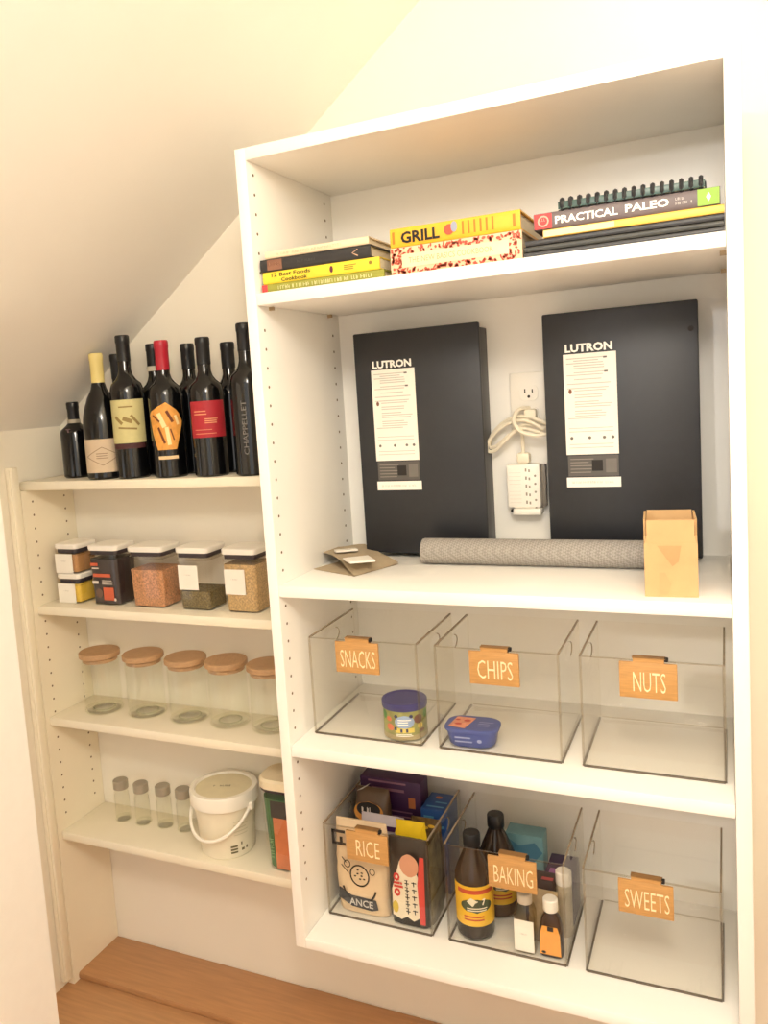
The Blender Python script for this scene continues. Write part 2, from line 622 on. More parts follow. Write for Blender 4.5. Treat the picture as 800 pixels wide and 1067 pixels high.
b = bottle('wine_bottle', 'dark wine bottle with black capsule and square crimson label', -0.251, 0.2420, 0.287, 0.037)
lb = wlabel(b, 0.037, -60, -0.043, 0.043, 0.082, 0.157, C('label_crimson', (172, 34, 46), 0.6, var=0.05))
obj('label_print', flat(many([lines2(-0.030, 0.004, 0.130, 0.136, 2, 0.0022, 5), lines2(-0.006, 0.026, 0.112, 0.120, 3, 0.0022, 6), lines2(-0.030, 0.020, 0.090, 0.098, 2, 0.0012, 8)]), wrap(0.037 + li, -60)), C('label_print_gold', (222, 150, 110), 0.7), lb)

b = bottle('wine_bottle', 'tall black bottle with upright pale lettering, next to the tall cabinet', -0.149, 0.2400, 0.306, 0.037)
tx = text2d('CHAPPELLET', 0.0105, 0.108)
obj('lettering', flat(([(-bb, aa) for aa, bb in tx[0]], tx[1]), wrap(0.0378, -78, 0.098)), C('pale_print', (128, 124, 118), 0.6), b)

# back row
bottle('wine_bottle', 'black capped bottle behind the yellow-capped wine bottle', -0.54, 0.3215, 0.278, 0.036)
b = bottle('wine_bottle', 'black bottle with white neck band behind the red-capped bottle', -0.436, 0.3215, 0.292, 0.036)
obj('neck_band', G().lathe([(0.0162, 0.232), (0.0162, 0.243)], 20, caps=False), C('band_white', (214, 204, 182), 0.5), b)
bottle('wine_bottle', 'black capped bottle behind the gap between red cap and crimson label bottles', -0.343, 0.3215, 0.284, 0.036)
bottle('wine_bottle', 'black capped bottle behind the gap between crimson label and lettered bottles', -0.24, 0.3215, 0.278, 0.036)

# ------------------------------------------------------------------ food boxes with pop lids
GASK = C('dark_gasket', (58, 48, 50), 0.5)


def canister(name, label, x, y, z, w, d, h, fill, fillh, lab=None, top=0.82, group='clear food boxes on the second low shelf'):
    t = thing(name, label, 'container', (x, y, z), 0, group)
    r = 0.010
    g = rprism([(w * 0.93, d * 0.93, 0.0), (w * 0.95, d * 0.95, 0.003), (w, d, h - 0.022)], r)
    obj('body', g, ACRYL, t)
    if fillh:
        k = fillh / h
        g = rprism([(w * 0.93 - 0.0012, d * 0.93 - 0.0012, 0.0035), (w * (0.95 + 0.05 * k) - 0.0012, d * (0.95 + 0.05 * k) - 0.0012, fillh)], r - 0.002)
        obj('contents', g, fill, t)
    obj('gasket', rprism([(w - 0.004, d - 0.004, h - 0.0218), (w - 0.004, d - 0.004, h - 0.0125)], r), GASK, t)
    obj('rim', rprism([(w + 0.002, d + 0.002, h - 0.0285), (w + 0.002, d + 0.002, h - 0.0222)], r), clear('rim_clear_' + str(len(MATS)), (0.9, 0.88, 0.84)), t)
    obj('lid', rprism([(w + 0.002, d + 0.002, h - 0.0123), (w + 0.004, d + 0.004, h - 0.009), (w + 0.004, d + 0.004, h - 0.002), (w, d, h)], r + 0.001), PLASTW, t)
    if lab:
        s0, s1, z0, z1 = lab
        lo = obj('label', G().box(s0, s1, -d / 2 - 0.0016, -d / 2 - 0.0006, z0, z1), PAPER, t)
        sc = (s1 - s0)
        obj('label_print', flat(marks(0.003, sc * 0.35, 2), front(-d / 2 - 0.0019, (s0 + s1) / 2, (z0 + z1) / 2 + 0.006)), GREYI, lo)
    return t


GRAIN1 = C('orange_lentils', (188, 134, 94), 0.8, var=0.4, scale=230, bump=0.5, bscale=420)
GRAIN2 = C('green_lentils', (112, 98, 64), 0.8, var=0.6, scale=230, bump=0.5, bscale=420)
GRAIN3 = C('rolled_oats', (190, 158, 110), 0.8, var=0.35, scale=230, bump=0.5, bscale=420)
YEL = C('yellow_rice', (224, 186, 66), 0.8, var=0.1, scale=300)
NUTB = C('brown_sugar', (178, 132, 84), 0.8, var=0.12, scale=300)
CY = 0.276


def cx_of(u, v, z):
    return at(u, v, 'z', z).x


canister('food_box', 'short clear box of yellow grain with white label, lower of the stacked pair', -0.678, CY, ST[1], 0.066, 0.072, 0.071, YEL, 0.046, (-0.032, 0.020, 0.001, 0.047))
canister('food_box', 'short clear box of brown contents with white label, on top of the stacked pair', -0.678, CY, ST[1] + 0.0712, 0.066, 0.072, 0.071, NUTB, 0.046, (-0.032, 0.020, 0.001, 0.047))
t = canister('food_box', 'clear lidded box holding a black printed packet', -0.570, CY, ST[1], 0.082, 0.072, 0.140, C('black_pouch', (56, 46, 46), 0.5, var=0.2), 0.108)
y = -0.0362
for n, sh_, m in (('packet_print', many([rect2(-0.036, -0.014, 0.092, 0.099), rect2(-0.030, 0.020, 0.066, 0.074), rect2(-0.004, 0.026, 0.012, 0.042)]), C('print_coral', (204, 96, 62), 0.6)),
                  ('packet_print', many([rect2(-0.032, -0.012, 0.085, 0.088), rect2(-0.034, -0.016, 0.050, 0.057), ell2(0.028, 0.014, 0.004, 0.004, 8), lines2(-0.006, 0.026, 0.050, 0.058, 3, 0.0016, 4)]), C('print_offwhite', (222, 210, 196), 0.6)),
                  ('packet_print', many([ell2(-0.016, 0.028, 0.010, 0.011, 14)]), C('print_taupe', (110, 84, 70), 0.6))):
    obj(n, flat(sh_, front(y - 0.0005)), m, t)
t = canister('food_box', 'clear lidded box more than half full of orange lentils', -0.449, CY, ST[1], 0.092, 0.076, 0.139, GRAIN1, 0.086)
t = canister('food_box', 'clear lidded box with white label over a little green lentil', -0.323, CY, ST[1], 0.082, 0.076, 0.139, GRAIN2, 0.042, (-0.036, 0.014, 0.046, 0.100))
t = canister('food_box', 'clear lidded box of rolled oats with white label', -0.205, CY, ST[1], 0.082, 0.076, 0.138, GRAIN3, 0.104, (-0.036, 0.014, 0.040, 0.094))

# ------------------------------------------------------------------ glass jars with bamboo lids
JR = 0.0455


def jar(loc):
    t = thing('glass_jar', 'empty glass jar with bamboo lid, the one beside the cream side panel', 'jar', loc, 0, 'glass jars with bamboo lids')
    g = G().lathe([(JR - 0.006, 0), (JR - 0.001, 0.002), (JR, 0.008), (JR, 0.1320), (JR - 0.0025, 0.1320), (JR - 0.0025, 0.010), (JR - 0.010, 0.0055)], 40)
    obj('glass_body', g, GLASS, t)
    g = G().lathe([(JR * 0.52, 0.0056), (JR * 0.52, 0.0072), (JR * 0.60, 0.0072), (JR * 0.60, 0.0056), (JR * 0.52, 0.0056)], 32, caps=False)
    obj('base_ring', g, GLASSE, t)
    g = G().lathe([(JR, 0.0005), (JR + 0.0008, 0.002), (JR + 0.0008, 0.005), (JR, 0.007)], 40, caps=False)
    obj('foot_ring', g, GLASSE, t)
    g = G().lathe([(JR - 0.004, 0.1232), (JR - 0.004, 0.1323), (JR + 0.0005, 0.1327), (JR + 0.0035, 0.1348), (JR + 0.0035, 0.1441), (JR + 0.0015, 0.1463)], 40)
    obj('lid', g, BAMBOO, t)
    return t


j0 = None
JL = ['empty glass jar with bamboo lid, second along from the cream side panel', 'empty glass jar with bamboo lid, middle one of the five', 'empty glass jar with bamboo lid, two jars along from the tall cabinet', 'empty glass jar with bamboo lid, half hidden by the tall cabinet']
for u, v in ((110, 745), (155, 749), (199, 755), (241, 760), (285, 766)):
    p = at(u, v, 'z', ST[2])
    d = (p - Vector((CAM.x, CAM.y, p.z))).normalized()
    c = p + d * JR
    c.y = min(c.y, 0.309)
    loc = (c.x, c.y, ST[2])
    if j0 is None:
        j0 = jar(loc)
    else:
        dup(j0, loc, random.uniform(0, 3), JL.pop(0))


# ------------------------------------------------------------------ spice jars
def spice(loc):
    t = thing('spice_jar', 'small glass spice jar with metal lid, the one beside the cream side panel', 'jar', loc, 0, 'little spice jars on the lowest shelf')
    r = 0.0195
    obj('glass_body', G().lathe([(r - 0.003, 0), (r, 0.003), (r, 0.066), (r - 0.004, 0.076), (r - 0.004, 0.082), (r - 0.006, 0.082), (r - 0.002, 0.064), (r - 0.002, 0.006), (0.004, 0.005)], 24), clear('spice_glass_' + str(len(MATS)), (0.985, 0.987, 0.97), 0.06, 1.5, 1.3), t)
    obj('foot_ring', G().lathe([(r, 0.0005), (r + 0.0006, 0.002), (r + 0.0006, 0.005), (r, 0.007)], 24, caps=False), GLASSE, t)
    obj('lid', G().lathe([(r - 0.002, 0.080), (r - 0.001, 0.081), (r - 0.001, 0.100), (r - 0.003, 0.102)], 24), STEEL, t)
    return t


s0 = None
SL = ['small glass spice jar with metal lid, second along from the cream side panel', 'small glass spice jar with metal lid, one jar away from the bucket', 'small glass spice jar with metal lid, partly hidden by the bucket']
for u, v in ((127, 857), (148, 861), (171, 864), (192, 868)):
    p = at(u, v, 'z', ST[3])
    loc = (p.x - 0.008, p.y + 0.018, ST[3])
    if s0 is None:
        s0 = spice(loc)
    else:
        dup(s0, loc, random.uniform(0, 3), SL.pop(0))

# ------------------------------------------------------------------ white bucket
bk = thing('lidded_bucket', 'white plastic bucket with snap lid and hanging white handle', 'bucket', (-0.314, 0.2745, ST[3]))
bk.scale = (1.15, 1.15, 1.17)
TUB = C('bucket_plastic', (232, 224, 200), 0.4, var=0.02)
obj('body', G().lathe([(0.050, 0), (0.053, 0.003), (0.0605, 0.108), (0.0605, 0.118)], 40), TUB, bk)
BL = C('bucket_lid', (243, 238, 224), 0.4, var=0.01)
ld = obj('lid', G().lathe([(0.0635, 0.098), (0.067, 0.100), (0.068, 0.122), (0.066, 0.1265), (0.0575, 0.1265), (0.056, 0.1225)], 40), BL, bk)
obj('lid_centre', G().lathe([(0.0555, 0.1205), (0.0555, 0.1232)], 40), C('bucket_lid_centre', (222, 212, 178), 0.45), ld)
tx = many([shift(marks(0.0065, 0.040, 6), 0, 0)])
ca, sa = math.cos(math.radians(18)), math.sin(math.radians(18))
obj('lettering', flat(tx, lambda s, t_: (s * ca - t_ * sa, s * sa + t_ * ca, 0.1236)), C('print_olive', (112, 104, 72), 0.7), ld)
hp = []
for k in range(25):
    a = PI * k / 24
    hp.append((-0.066 * math.cos(a), -0.066 * math.sin(a) * 0.98 - 0.006, 0.100 - 0.055 * math.sin(a)))
rot = Matrix.Rotation(math.radians(-4), 3, 'Z')
g = G().tube([tuple(rot @ Vector(p)) for p in hp], 0.0032, 8)
hd = obj('handle', g, BL, bk)
g = G()
for p in (hp[0], hp[-1]):
    q = rot @ Vector(p)
    g.box(q.x - 0.006, q.x + 0.006, q.y - 0.006, q.y + 0.006, 0.092, 0.106, 0.002)
obj('handle_lug', g, BL, hd)
obj('label_print', flat(many([rect2(-0.002 + 0.011 * 0, 0.012, 0.012 + 0.006 * k, 0.0155 + 0.006 * k) for k in range(3)] + [rect2(0.019, 0.022, 0.026, 0.032), rect2(0.020, 0.026, 0.014, 0.019), rect2(0.030, 0.034, 0.015, 0.021)]), lambda s, t_: wrap(0.0540 + 0.0745 * t_, -50)(s, t_)), C('print_olive', (112, 104, 72), 0.7), bk)
obj('label_print', flat(lines2(0.008, 0.040, 0.048, 0.075, 5, 0.0014, 7), lambda s, t_: wrap(0.0540 + 0.0745 * t_, -52)(s, t_)), C('print_faint', (206, 200, 170), 0.7), bk)

# ------------------------------------------------------------------ canister with green packet
cn = thing('pantry_canister', 'tall clear rounded canister with cream lid holding a green and orange packet', 'container', (-0.130, 0.262, ST[3]))
g = rprism([(0.118, 0.080, 0.0), (0.122, 0.084, 0.003), (0.132, 0.092, 0.178)], 0.034)
obj('body', g, ACRYL, cn)
g = rprism([(0.112, 0.074, 0.004), (0.122, 0.082, 0.160)], 0.030)
obj('packet', g, C('packet_green', (60, 110, 62), 0.45, var=0.12, scale=30), cn)
obj('gasket', rprism([(0.1335, 0.0935, 0.1782), (0.1335, 0.0935, 0.184)], 0.035), GASK, cn)
obj('lid', rprism([(0.136, 0.096, 0.1842), (0.136, 0.096, 0.200), (0.128, 0.088, 0.205)], 0.036), C('canister_lid_cream', (232, 218, 186), 0.4), cn)
PR = C('packet_orange', (206, 120, 74), 0.5, var=0.1)
obj('packet_panel', flat(rect2(-0.030, 0.050, 0.004, 0.120), lambda s, t_: (s, -0.0378 - 0.0035 * t_ / 0.15, t_)), PR, cn)
obj('packet_band', flat(rect2(-0.034, 0.050, 0.120, 0.158), lambda s, t_: (s, -0.0380 - 0.0035 * t_ / 0.15, t_)), C('packet_black', (42, 38, 38), 0.5), cn)
tx = marks(0.009, 0.045, 8)
obj('lettering', flat(([(-b_, a_) for a_, b_ in tx[0]], tx[1]), lambda s, t_: (-0.039 + s, -0.0384, 0.050 + t_)), C('print_lightgreen', (150, 190, 140), 0.6), cn)

# ------------------------------------------------------------------ books
ZK = Z1 + T
YK = 0.018


def book(name, label, x0, x1, z0, z1, depth, cover, y0=YK, hard=True, rz=0.0, group=None, board=0.0022):
    """a book lying flat, spine towards the room"""
    t = thing(name, label, 'book', ((x0 + x1) / 2, y0, ZK + z0), rz, group)
    h = z1 - z0 - 0.0003
    w = (x1 - x0) / 2
    b = min(board, h * 0.16)
    g = G()
    g.box(-w, w, 0.0, depth, 0, b)
    g.box(-w, w, 0.0, depth, h - b, h)
    # gently rounded spine
    n = 6
    ring = []
    for k in range(n + 1):
        a = -PI / 2 + PI * k / n
        ring.append((-0.0022 * math.cos(a), h / 2 + h / 2 * math.sin(a)))
    ring += [(0.0022, h), (0.0022, 0)]
    g.loft([[(x, p[0], p[1]) for p in ring] for x in (-w, w)])
    obj('cover', g, cover, t)
    i = 0.004 if hard else 0.001
    obj('pages', G().box(-w + i, w - i, 0.003, depth - i, b + 0.0002, h - b - 0.0002), PAGES, t)
    t['h'] = h
    return t


def spine(t, shape, m, z=0.5, y=-0.0028, name='lettering'):
    h = t['h']
    return obj(name, flat(shape, front(y, 0, h * z)), m, t)


GK1 = 'cookbooks stacked beside the cabinet side panel'
b = book('cookbook', 'thin olive green book with red spine end, lowest of its stack', 0.024, 0.244, 0, 0.0145, 0.19, C('book_olive', (150, 150, 60), 0.5), group=GK1)
spine(b, rect2(-0.1095, -0.099, -0.0066, 0.0066), C('book_red', (212, 70, 72), 0.5), name='spine_end')
spine(b, shift(marks(0.0060, 0.17, 9), 0.006, 0), C('spine_pale', (226, 222, 170), 0.5))
b = book('cookbook', 'yellow paperback lettered 12 Best Foods Cookbook', 0.027, 0.237, 0.0147, 0.0345, 0.185, C('book_yellow', (236, 206, 58), 0.45), hard=False, group=GK1)
spine(b, many([shift(text2d('12 Best Foods', 0.0062, 0.072, 0.015), -0.052, 0.0038), shift(text2d('Cookbook', 0.0062, 0.048, 0.015), -0.046, -0.0048)]), INK)
spine(b, ell2(0.022, 0.0, 0.003, 0.0055, 10), C('print_plum', (90, 30, 50), 0.6), name='spine_mark')
spine(b, many([lines2(0.044, 0.066, -0.003, 0.003, 3, 0.0014, 2), ell2(0.090, 0.002, 0.003, 0.003, 8)]), C('print_mustard', (150, 120, 40), 0.6), name='spine_mark')
b = book('cookbook', 'black hardcover book with brown spine panel', 0.0235, 0.223, 0.0347, 0.0555, 0.20, C('book_black', (44, 42, 42), 0.5), group=GK1)
spine(b, rect2(-0.086, -0.058, -0.0085, 0.0085), C('spine_brown', (134, 92, 70), 0.6), name='spine_panel')
spine(b, many([shift(marks(0.006, 0.020, 4), -0.072, 0.002)]), C('spine_tan', (198, 160, 130), 0.6))
spine(b, shift(marks(0.004, 0.036, 5), -0.012, 0), C('spine_darkgrey', (82, 78, 74), 0.6))
spine(b, many([poly2([(0.068, 0), (0.078, 0.006), (0.079, 0.0045), (0.070, 0)]), poly2([(0.068, 0), (0.070, 0), (0.079, -0.0045), (0.078, -0.006)])]), C('spine_tan', (198, 160, 130), 0.6), name='spine_mark')
b = book('cookbook', 'slim cream book lying on top of the black hardcover', 0.034, 0.221, 0.0557, 0.0680, 0.20, C('book_cream', (232, 212, 178), 0.55), group=GK1)
spine(b, shift(marks(0.0038, 0.12, 12), -0.010, 0), C('spine_faint', (206, 172, 140), 0.6))

GK2 = 'pair of thick cookbooks in the middle of the top compartment'
b = book('cookbook', 'thick red-patterned book lettered THE NEW BASICS COOKBOOK', 0.256, 0.460, 0, 0.0430, 0.19, C('book_redfloral', (226, 196, 160), 0.5, var=0.05), group=GK2)
rr = random.Random(5)
blobs = []
for k in range(380):
    s, q = rr.uniform(-0.099, 0.099), rr.uniform(-0.0195, 0.0195)
    if abs(q) < 0.0105 and -0.083 < s < 0.083:
        continue
    a, bb = rr.uniform(0.0016, 0.0042), rr.uniform(0.001, 0.0024)
    ph = rr.uniform(0, PI)
    blobs.append(poly2([(s + a * math.cos(2 * PI * i / 7) * math.cos(ph) - bb * math.sin(2 * PI * i / 7) * math.sin(ph), q + a * math.cos(2 * PI * i / 7) * math.sin(ph) + bb * math.sin(2 * PI * i / 7) * math.cos(ph)) for i in range(7)]))
spine(b, many(blobs), C('floral_red', (198, 84, 64), 0.6), name='spine_pattern')
pn = spine(b, rect2(-0.083, 0.083, -0.0100, 0.0100), C('spine_ivory', (238, 214, 176), 0.6), y=-0.0030, name='spine_panel')
spine(b, shift(text2d('THE NEW BASICS COOKBOOK', 0.0085, 0.132), -0.006, 0), C('spine_sand', (204, 166, 118), 0.6), y=-0.0034)
b = book('cookbook', 'orange book lettered GRILL on top of the red-patterned book', 0.257, 0.459, 0.0432, 0.0720, 0.19, C('book_orange', (238, 178, 44), 0.45, var=0.06), group=GK2)
spine(b, shift(text2d('GRILL', 0.0175, 0.062, 0.035), -0.052, -0.001), INK)
spine(b, ell2(-0.006, 0.001, 0.008, 0.008, 14), C('print_scarlet', (206, 84, 60), 0.6), name='spine_mark')
spine(b, many([ell2(0.002, 0.004, 0.005, 0.008, 12)]), C('print_bluegrey', (150, 156, 176), 0.6), y=-0.0031, name='spine_mark')
spine(b, many([rect2(0.014 + 0.009 * k, 0.017 + 0.009 * k, -0.009, 0.010) for k in range(6)]), C('print_amber', (206, 120, 30), 0.6), name='spine_bars')['kind'] = 'stuff'
for q in (0.092, -0.095):
    spine(b, rect2(q - 0.002, q + 0.002, -0.009, 0.009), C('print_amber', (206, 120, 30), 0.6), name='spine_bar')

GK3 = 'dark slim folders under the right stack of books'
XR = 0.7255
for k in range(3):
    b = book('black_folder', ['slim black folder, lowest of three lying flat', 'slim black folder, middle of three lying flat', 'slim black folder, uppermost of three lying flat'][k], 0.4625 + 0.001 * k, XR - 0.001 * (k % 2), 0.0085 * k, 0.0085 * k + 0.0083, 0.24, C('folder_black_%d' % (k % 2), (50 + 6 * (k % 2), 50 + 6 * (k % 2), 52), 0.45), group=GK3)
GK4 = 'books stacked on the black folders'
b = book('cookbook', 'thin yellow-orange book between the black folders and the dark grey book', 0.4905, XR, 0.0257, 0.0372, 0.20, C('book_amber', (244, 196, 92), 0.5), group=GK4)
spine(b, rect2(-0.1165, -0.02, -0.0042, 0.0042), C('spine_lightyellow', (250, 226, 166), 0.6), name='spine_panel')
b = book('cookbook', 'grey-brown book lettered PRACTICAL PALEO with red and green spine ends', 0.478, 0.721, 0.0374, 0.0610, 0.20, C('book_greybrown', (104, 92, 92), 0.5), group=GK4)
spine(b, rect2(-0.1205, -0.096, -0.0105, 0.0105), C('spine_rose', (206, 66, 66), 0.6), name='spine_end')
spine(b, ell2(-0.108, 0.0, 0.008, 0.008, 14, inner=0.72), C('spine_pink', (240, 170, 150), 0.6), y=-0.0031, name='spine_mark')
spine(b, many([shift(marks(0.004, 0.010, 18), -0.108, 0.002)]), C('spine_pink', (240, 170, 150), 0.6), y=-0.0031)
spine(b, rect2(0.094, 0.1205, -0.0108, 0.0108), C('spine_lime', (140, 178, 70), 0.6), name='spine_end')
spine(b, poly2([(0.1075, 0.006), (0.1105, 0.0), (0.1075, -0.006), (0.1045, 0.0)]), WINK, y=-0.0031, name='spine_mark')
spine(b, many([shift(text2d('PRACTICAL', 0.0110, 0.085, 0.03), -0.049, -0.0005), shift(text2d('PALEO', 0.0110, 0.056, 0.03), 0.031, 0.0005)]), WINK)
spine(b, many([shift(marks(0.0035, 0.014, 16), 0.074, 0.003), shift(marks(0.0035, 0.022, 17), 0.078, -0.003)]), C('spine_silver', (206, 198, 192), 0.6))
t = thing('spiral_notebook', 'dark green comb-bound cookbook on top of the right stack', 'book', (0.608, YK, ZK + 0.0612), 0, GK4)
DG = C('book_darkgreen', (44, 62, 56), 0.45)
obj('cover', G().box(-0.096, 0.096, 0.004, 0.17, 0.0, 0.0015).box(-0.096, 0.096, 0.004, 0.17, 0.0085, 0.010), DG, t)
obj('pages', G().box(-0.094, 0.094, 0.008, 0.168, 0.0017, 0.0083), PAGES, t)
ringm = None
g = G()
g.tube([(0, 0.004 + 0.0075 * math.cos(a), 0.0078 + 0.0075 * math.sin(a)) for a in [2 * PI * k / 14 for k in range(15)]], 0.0032, 6)
for k in range(16):
    if ringm is None:
        ringm = obj('binding_ring', g, BLACK, t, loc=(-0.090, 0, 0))
    else:
        c = ringm.copy()
        COL.objects.link(c)
        c.location.x = -0.090 + 0.012 * k
obj('binding_spine', G().box(-0.095, 0.095, -0.004, -0.0025, 0.001, 0.0115, 0.0005), C('comb_teal', (58, 82, 76), 0.35), t)

# ------------------------------------------------------------------ lighting control panels
ZS2 = Z2 + T


def panel(label, x0, x1, hole):
    t = thing('control_panel', label, 'control panel', (x0, 0.262, ZS2 + 0.008), 0, 'black control panels on the cabinet back')
    w, h = x1 - x0, 0.427
    obj('housing', G().box(0.008, w - 0.004, 0.012, D_ - 0.2625, 0.004, h - 0.008, 0.002), DARKM, t)
    cv = obj('cover', G().box(0, w, 0, 0.0118, 0, h, 0.003), BLACK, t)
    lw0, lw1 = 0.034, 0.121
    zt = h - 0.070
    br = obj('lettering', flat(text2d('LUTRON', 0.0145, 0.078, 0.04), front(-0.0006, 0.0765, zt + 0.008)), WINK, t)
    pl = obj('paper_label', G().box(lw0, lw1, -0.0008, 0.0002, zt - 0.176, zt - 0.002), PAPER, t)
    rr = random.Random(3)
    ln = []
    z = zt - 0.010
    while z > zt - 0.120:
        a = lw0 + 0.005 + rr.choice((0, 0.012))
        ln.append(rect2(a, lw1 - 0.006 - rr.random() * 0.025, z - 0.0008, z + 0.0008))
        z -= rr.choice((0.0042, 0.0042, 0.0075))
    for zz in (0.130, 0.136, 0.158, 0.164):
        ln.append(rect2(lw0 + 0.006, lw1 - 0.008, zt - zz - 0.0006, zt - zz + 0.0006))
    obj('fine_print', flat(many(ln), front(-0.0010)), GREYI, pl)
    dots = [ell2(lw0 + q, zt - 0.147, 0.0028, 0.0028, 8) for q in (0.010, 0.040, 0.064, 0.078)] + [rect2(0.100, 0.106, zt - 0.012, zt - 0.009), rect2(0.101, 0.107, zt - 0.036, zt - 0.033)]
    obj('fine_print', flat(many(dots), front(-0.0011)), C('ink_soft', (110, 102, 94), 0.7), pl)
    obj('mark', flat(ell2(lw0 + 0.010, zt - 0.066, 0.003, 0.0045, 8), front(-0.0011)), C('ink_rust', (120, 76, 54), 0.7), pl)
    ds = obj('dark_sticker', G().box(lw0 + 0.002, lw1 - 0.001, -0.0006, 0.0002, zt - 0.214, zt - 0.178), C('sticker_grey', (86, 82, 78), 0.5), t)
    obj('sticker_print', flat(lines2(lw0 + 0.006, lw0 + 0.045, zt - 0.207, zt - 0.184, 5, 0.0014, 9), front(-0.0009)), C('sticker_lines', (138, 130, 122), 0.6), ds)['kind'] = 'stuff'
    obj('sticker_patch', flat(rect2(lw1 - 0.022, lw1 - 0.004, zt - 0.208, zt - 0.184), front(-0.0009)), C('sticker_patch', (112, 106, 100), 0.6), ds)
    obj('sticker_print', flat(rect2(lw0 + 0.042, lw0 + 0.060, zt - 0.205, zt - 0.186), front(-0.0010)), INK, ds)
    wp = obj('warning_strip', G().box(lw0 - 0.001, lw1 + 0.002, -0.0008, 0.0002, zt - 0.233, zt - 0.216), PAPER, t)
    obj('fine_print', flat(marks(0.004, 0.070, 13), front(-0.0011, (lw0 + lw1) / 2, zt - 0.2245)), GREYI, wp)
    if hole:
        obj('screw', G().lathe([(0.0045, 0), (0.0045, 0.0015), (0.003, 0.002)], 14), INK, t, loc=(w - 0.011, 0.0002, h - 0.046), rot=(PI / 2, 0, 0))
    return t


panel('black metal control panel with white instruction label, beside the kraft packet', 0.079, 0.325, False)
panel('black metal control panel with white instruction label, behind the cardboard box', 0.437, 0.685, True)

# ------------------------------------------------------------------ outlet, cord, adapter
YP = D_
ot = thing('wall_outlet', 'white duplex wall outlet between the two black panels', 'outlet', (0.396, YP - 0.0005, 1.355))
obj('cover_plate', G().box(-0.035, 0.035, -0.005, 0, -0.058, 0.058, 0.002), PLASTW, ot)
for dz in (0.020, -0.020):
    rc = obj('receptacle', rprism([(0.034, 0.028, 0.0), (0.034, 0.028, 0.0025)], 0.010), PLASTW, ot, loc=(0, -0.005, dz), rot=(PI / 2, 0, 0))
    g = G()
    g.add(*[[(a, b_, 0.0027) for a, b_ in s[0]] for s in ()] or ([], []))
    for s in (rect2(-0.0078, -0.0056, 0.0, 0.008), rect2(0.0056, 0.0078, 0.0, 0.007), ell2(0, -0.0065, 0.0026, 0.0028, 10)):
        g.add([(a, b_, 0.0027) for a, b_ in s[0]], s[1])
    obj('slots', g, INK, rc)
pa = thing('power_adapter', 'white power adapter block with row of small sockets below the outlet', 'adapter', (0.383, YP - 0.0005, 1.203))
obj('body', G().box(-0.031, 0.031, -0.026, 0, -0.040, 0.042, 0.004), PLASTW, pa)
obj('lip', G().box(-0.020, 0.032, -0.033, -0.004, -0.053, -0.0405, 0.003), PLASTW, pa)
g = G()
for k in range(5):
    for s in (rect2(0.004, 0.007, 0.028 - 0.015 * k, 0.034 - 0.015 * k), rect2(0.010, 0.013, 0.027 - 0.015 * k, 0.032 - 0.015 * k), ell2(0.022, 0.020 - 0.015 * k, 0.0022, 0.0022, 8)):
        g.add([(a, -0.0263, b_) for a, b_ in s[0]], s[1])
obj('sockets', g, C('socket_grey', (150, 140, 126), 0.6), pa)
g = G()
for k in range(9):
    s = rect2(-0.026, -0.004, -0.030 + 0.007 * k, -0.0295 + 0.007 * k)
    g.add([(a, -0.0263, b_) for a, b_ in s[0]], s[1])
obj('vents', g, C('vent_grey', (206, 198, 184), 0.6), pa)
obj('button', G().lathe([(0.0038, 0), (0.0038, 0.002)], 10), INK, pa, loc=(-0.022, -0.024, -0.045), rot=(PI / 2, 0, 0))
obj('clip', G().box(0.0315, 0.040, -0.020, -0.004, -0.038, 0.040, 0.001), C('clip_grey', (120, 112, 102), 0.4), pa)
CORD = C('white_cord', (236, 226, 204), 0.45, var=0.02)
co = thing('power_cord', 'white extension cord looped and tied in a bundle at the outlet', 'cord', (0.385, YP, 1.32))  # power cord of the adapter, tied in loops


def spl(p, n=8):
    p = [Vector(q) for q in p]
    out = []
    for i in range(len(p) - 1):
        a, b_, c, d = p[max(i - 1, 0)], p[i], p[i + 1], p[min(i + 2, len(p) - 1)]
        for k in range(n):
            t_ = k / n
            out.append(0.5 * ((2 * b_) + (c - a) * t_ + (2 * a - 5 * b_ + 4 * c - d) * t_ ** 2 + (3 * b_ - a - 3 * c + d) * t_ ** 3))
    out.append(p[-1])
    return out


loop1 = [(0.040, -0.030, -0.012), (0.008, -0.034, 0.006), (-0.030, -0.030, 0.000), (-0.060, -0.028, -0.026), (-0.066, -0.028, -0.046), (-0.052, -0.030, -0.048), (-0.030, -0.036, -0.030), (0.0, -0.040, -0.008), (0.040, -0.034, -0.020)]
loop2 = [(0.048, -0.022, -0.004), (0.010, -0.024, 0.012), (-0.026, -0.022, 0.008), (-0.056, -0.019, -0.016), (-0.064, -0.018, -0.040), (-0.050, -0.020, -0.040), (-0.024, -0.024, -0.020), (0.006, -0.026, -0.002), (0.048, -0.024, -0.012)]
obj('cord_loop', G().tube(spl(loop1), 0.0034, 8), CORD, co)
obj('cord_loop', G().tube(spl(loop2), 0.0034, 8), CORD, co)
obj('tie', G().tube(spl([(0.012, -0.012, 0.028), (-0.004, -0.030, 0.026), (-0.010, -0.046, 0.008), (0.002, -0.050, -0.012), (0.026, -0.047, -0.021), (0.048, -0.040, -0.020)]), 0.0036, 8), CORD, co)
obj('plug', G().box(0.004, 0.026, -0.026, -0.0085, 0.006, 0.026, 0.004), CORD, co)
obj('lead', G().tube(spl([(0.000, -0.030, -0.006), (0.000, -0.024, -0.030), (-0.001, -0.020, -0.056)]), 0.0034, 8), CORD, co)
obj('plug', G().box(-0.013, 0.011, -0.026, -0.006, -0.0745, -0.054, 0.005), CORD, co)

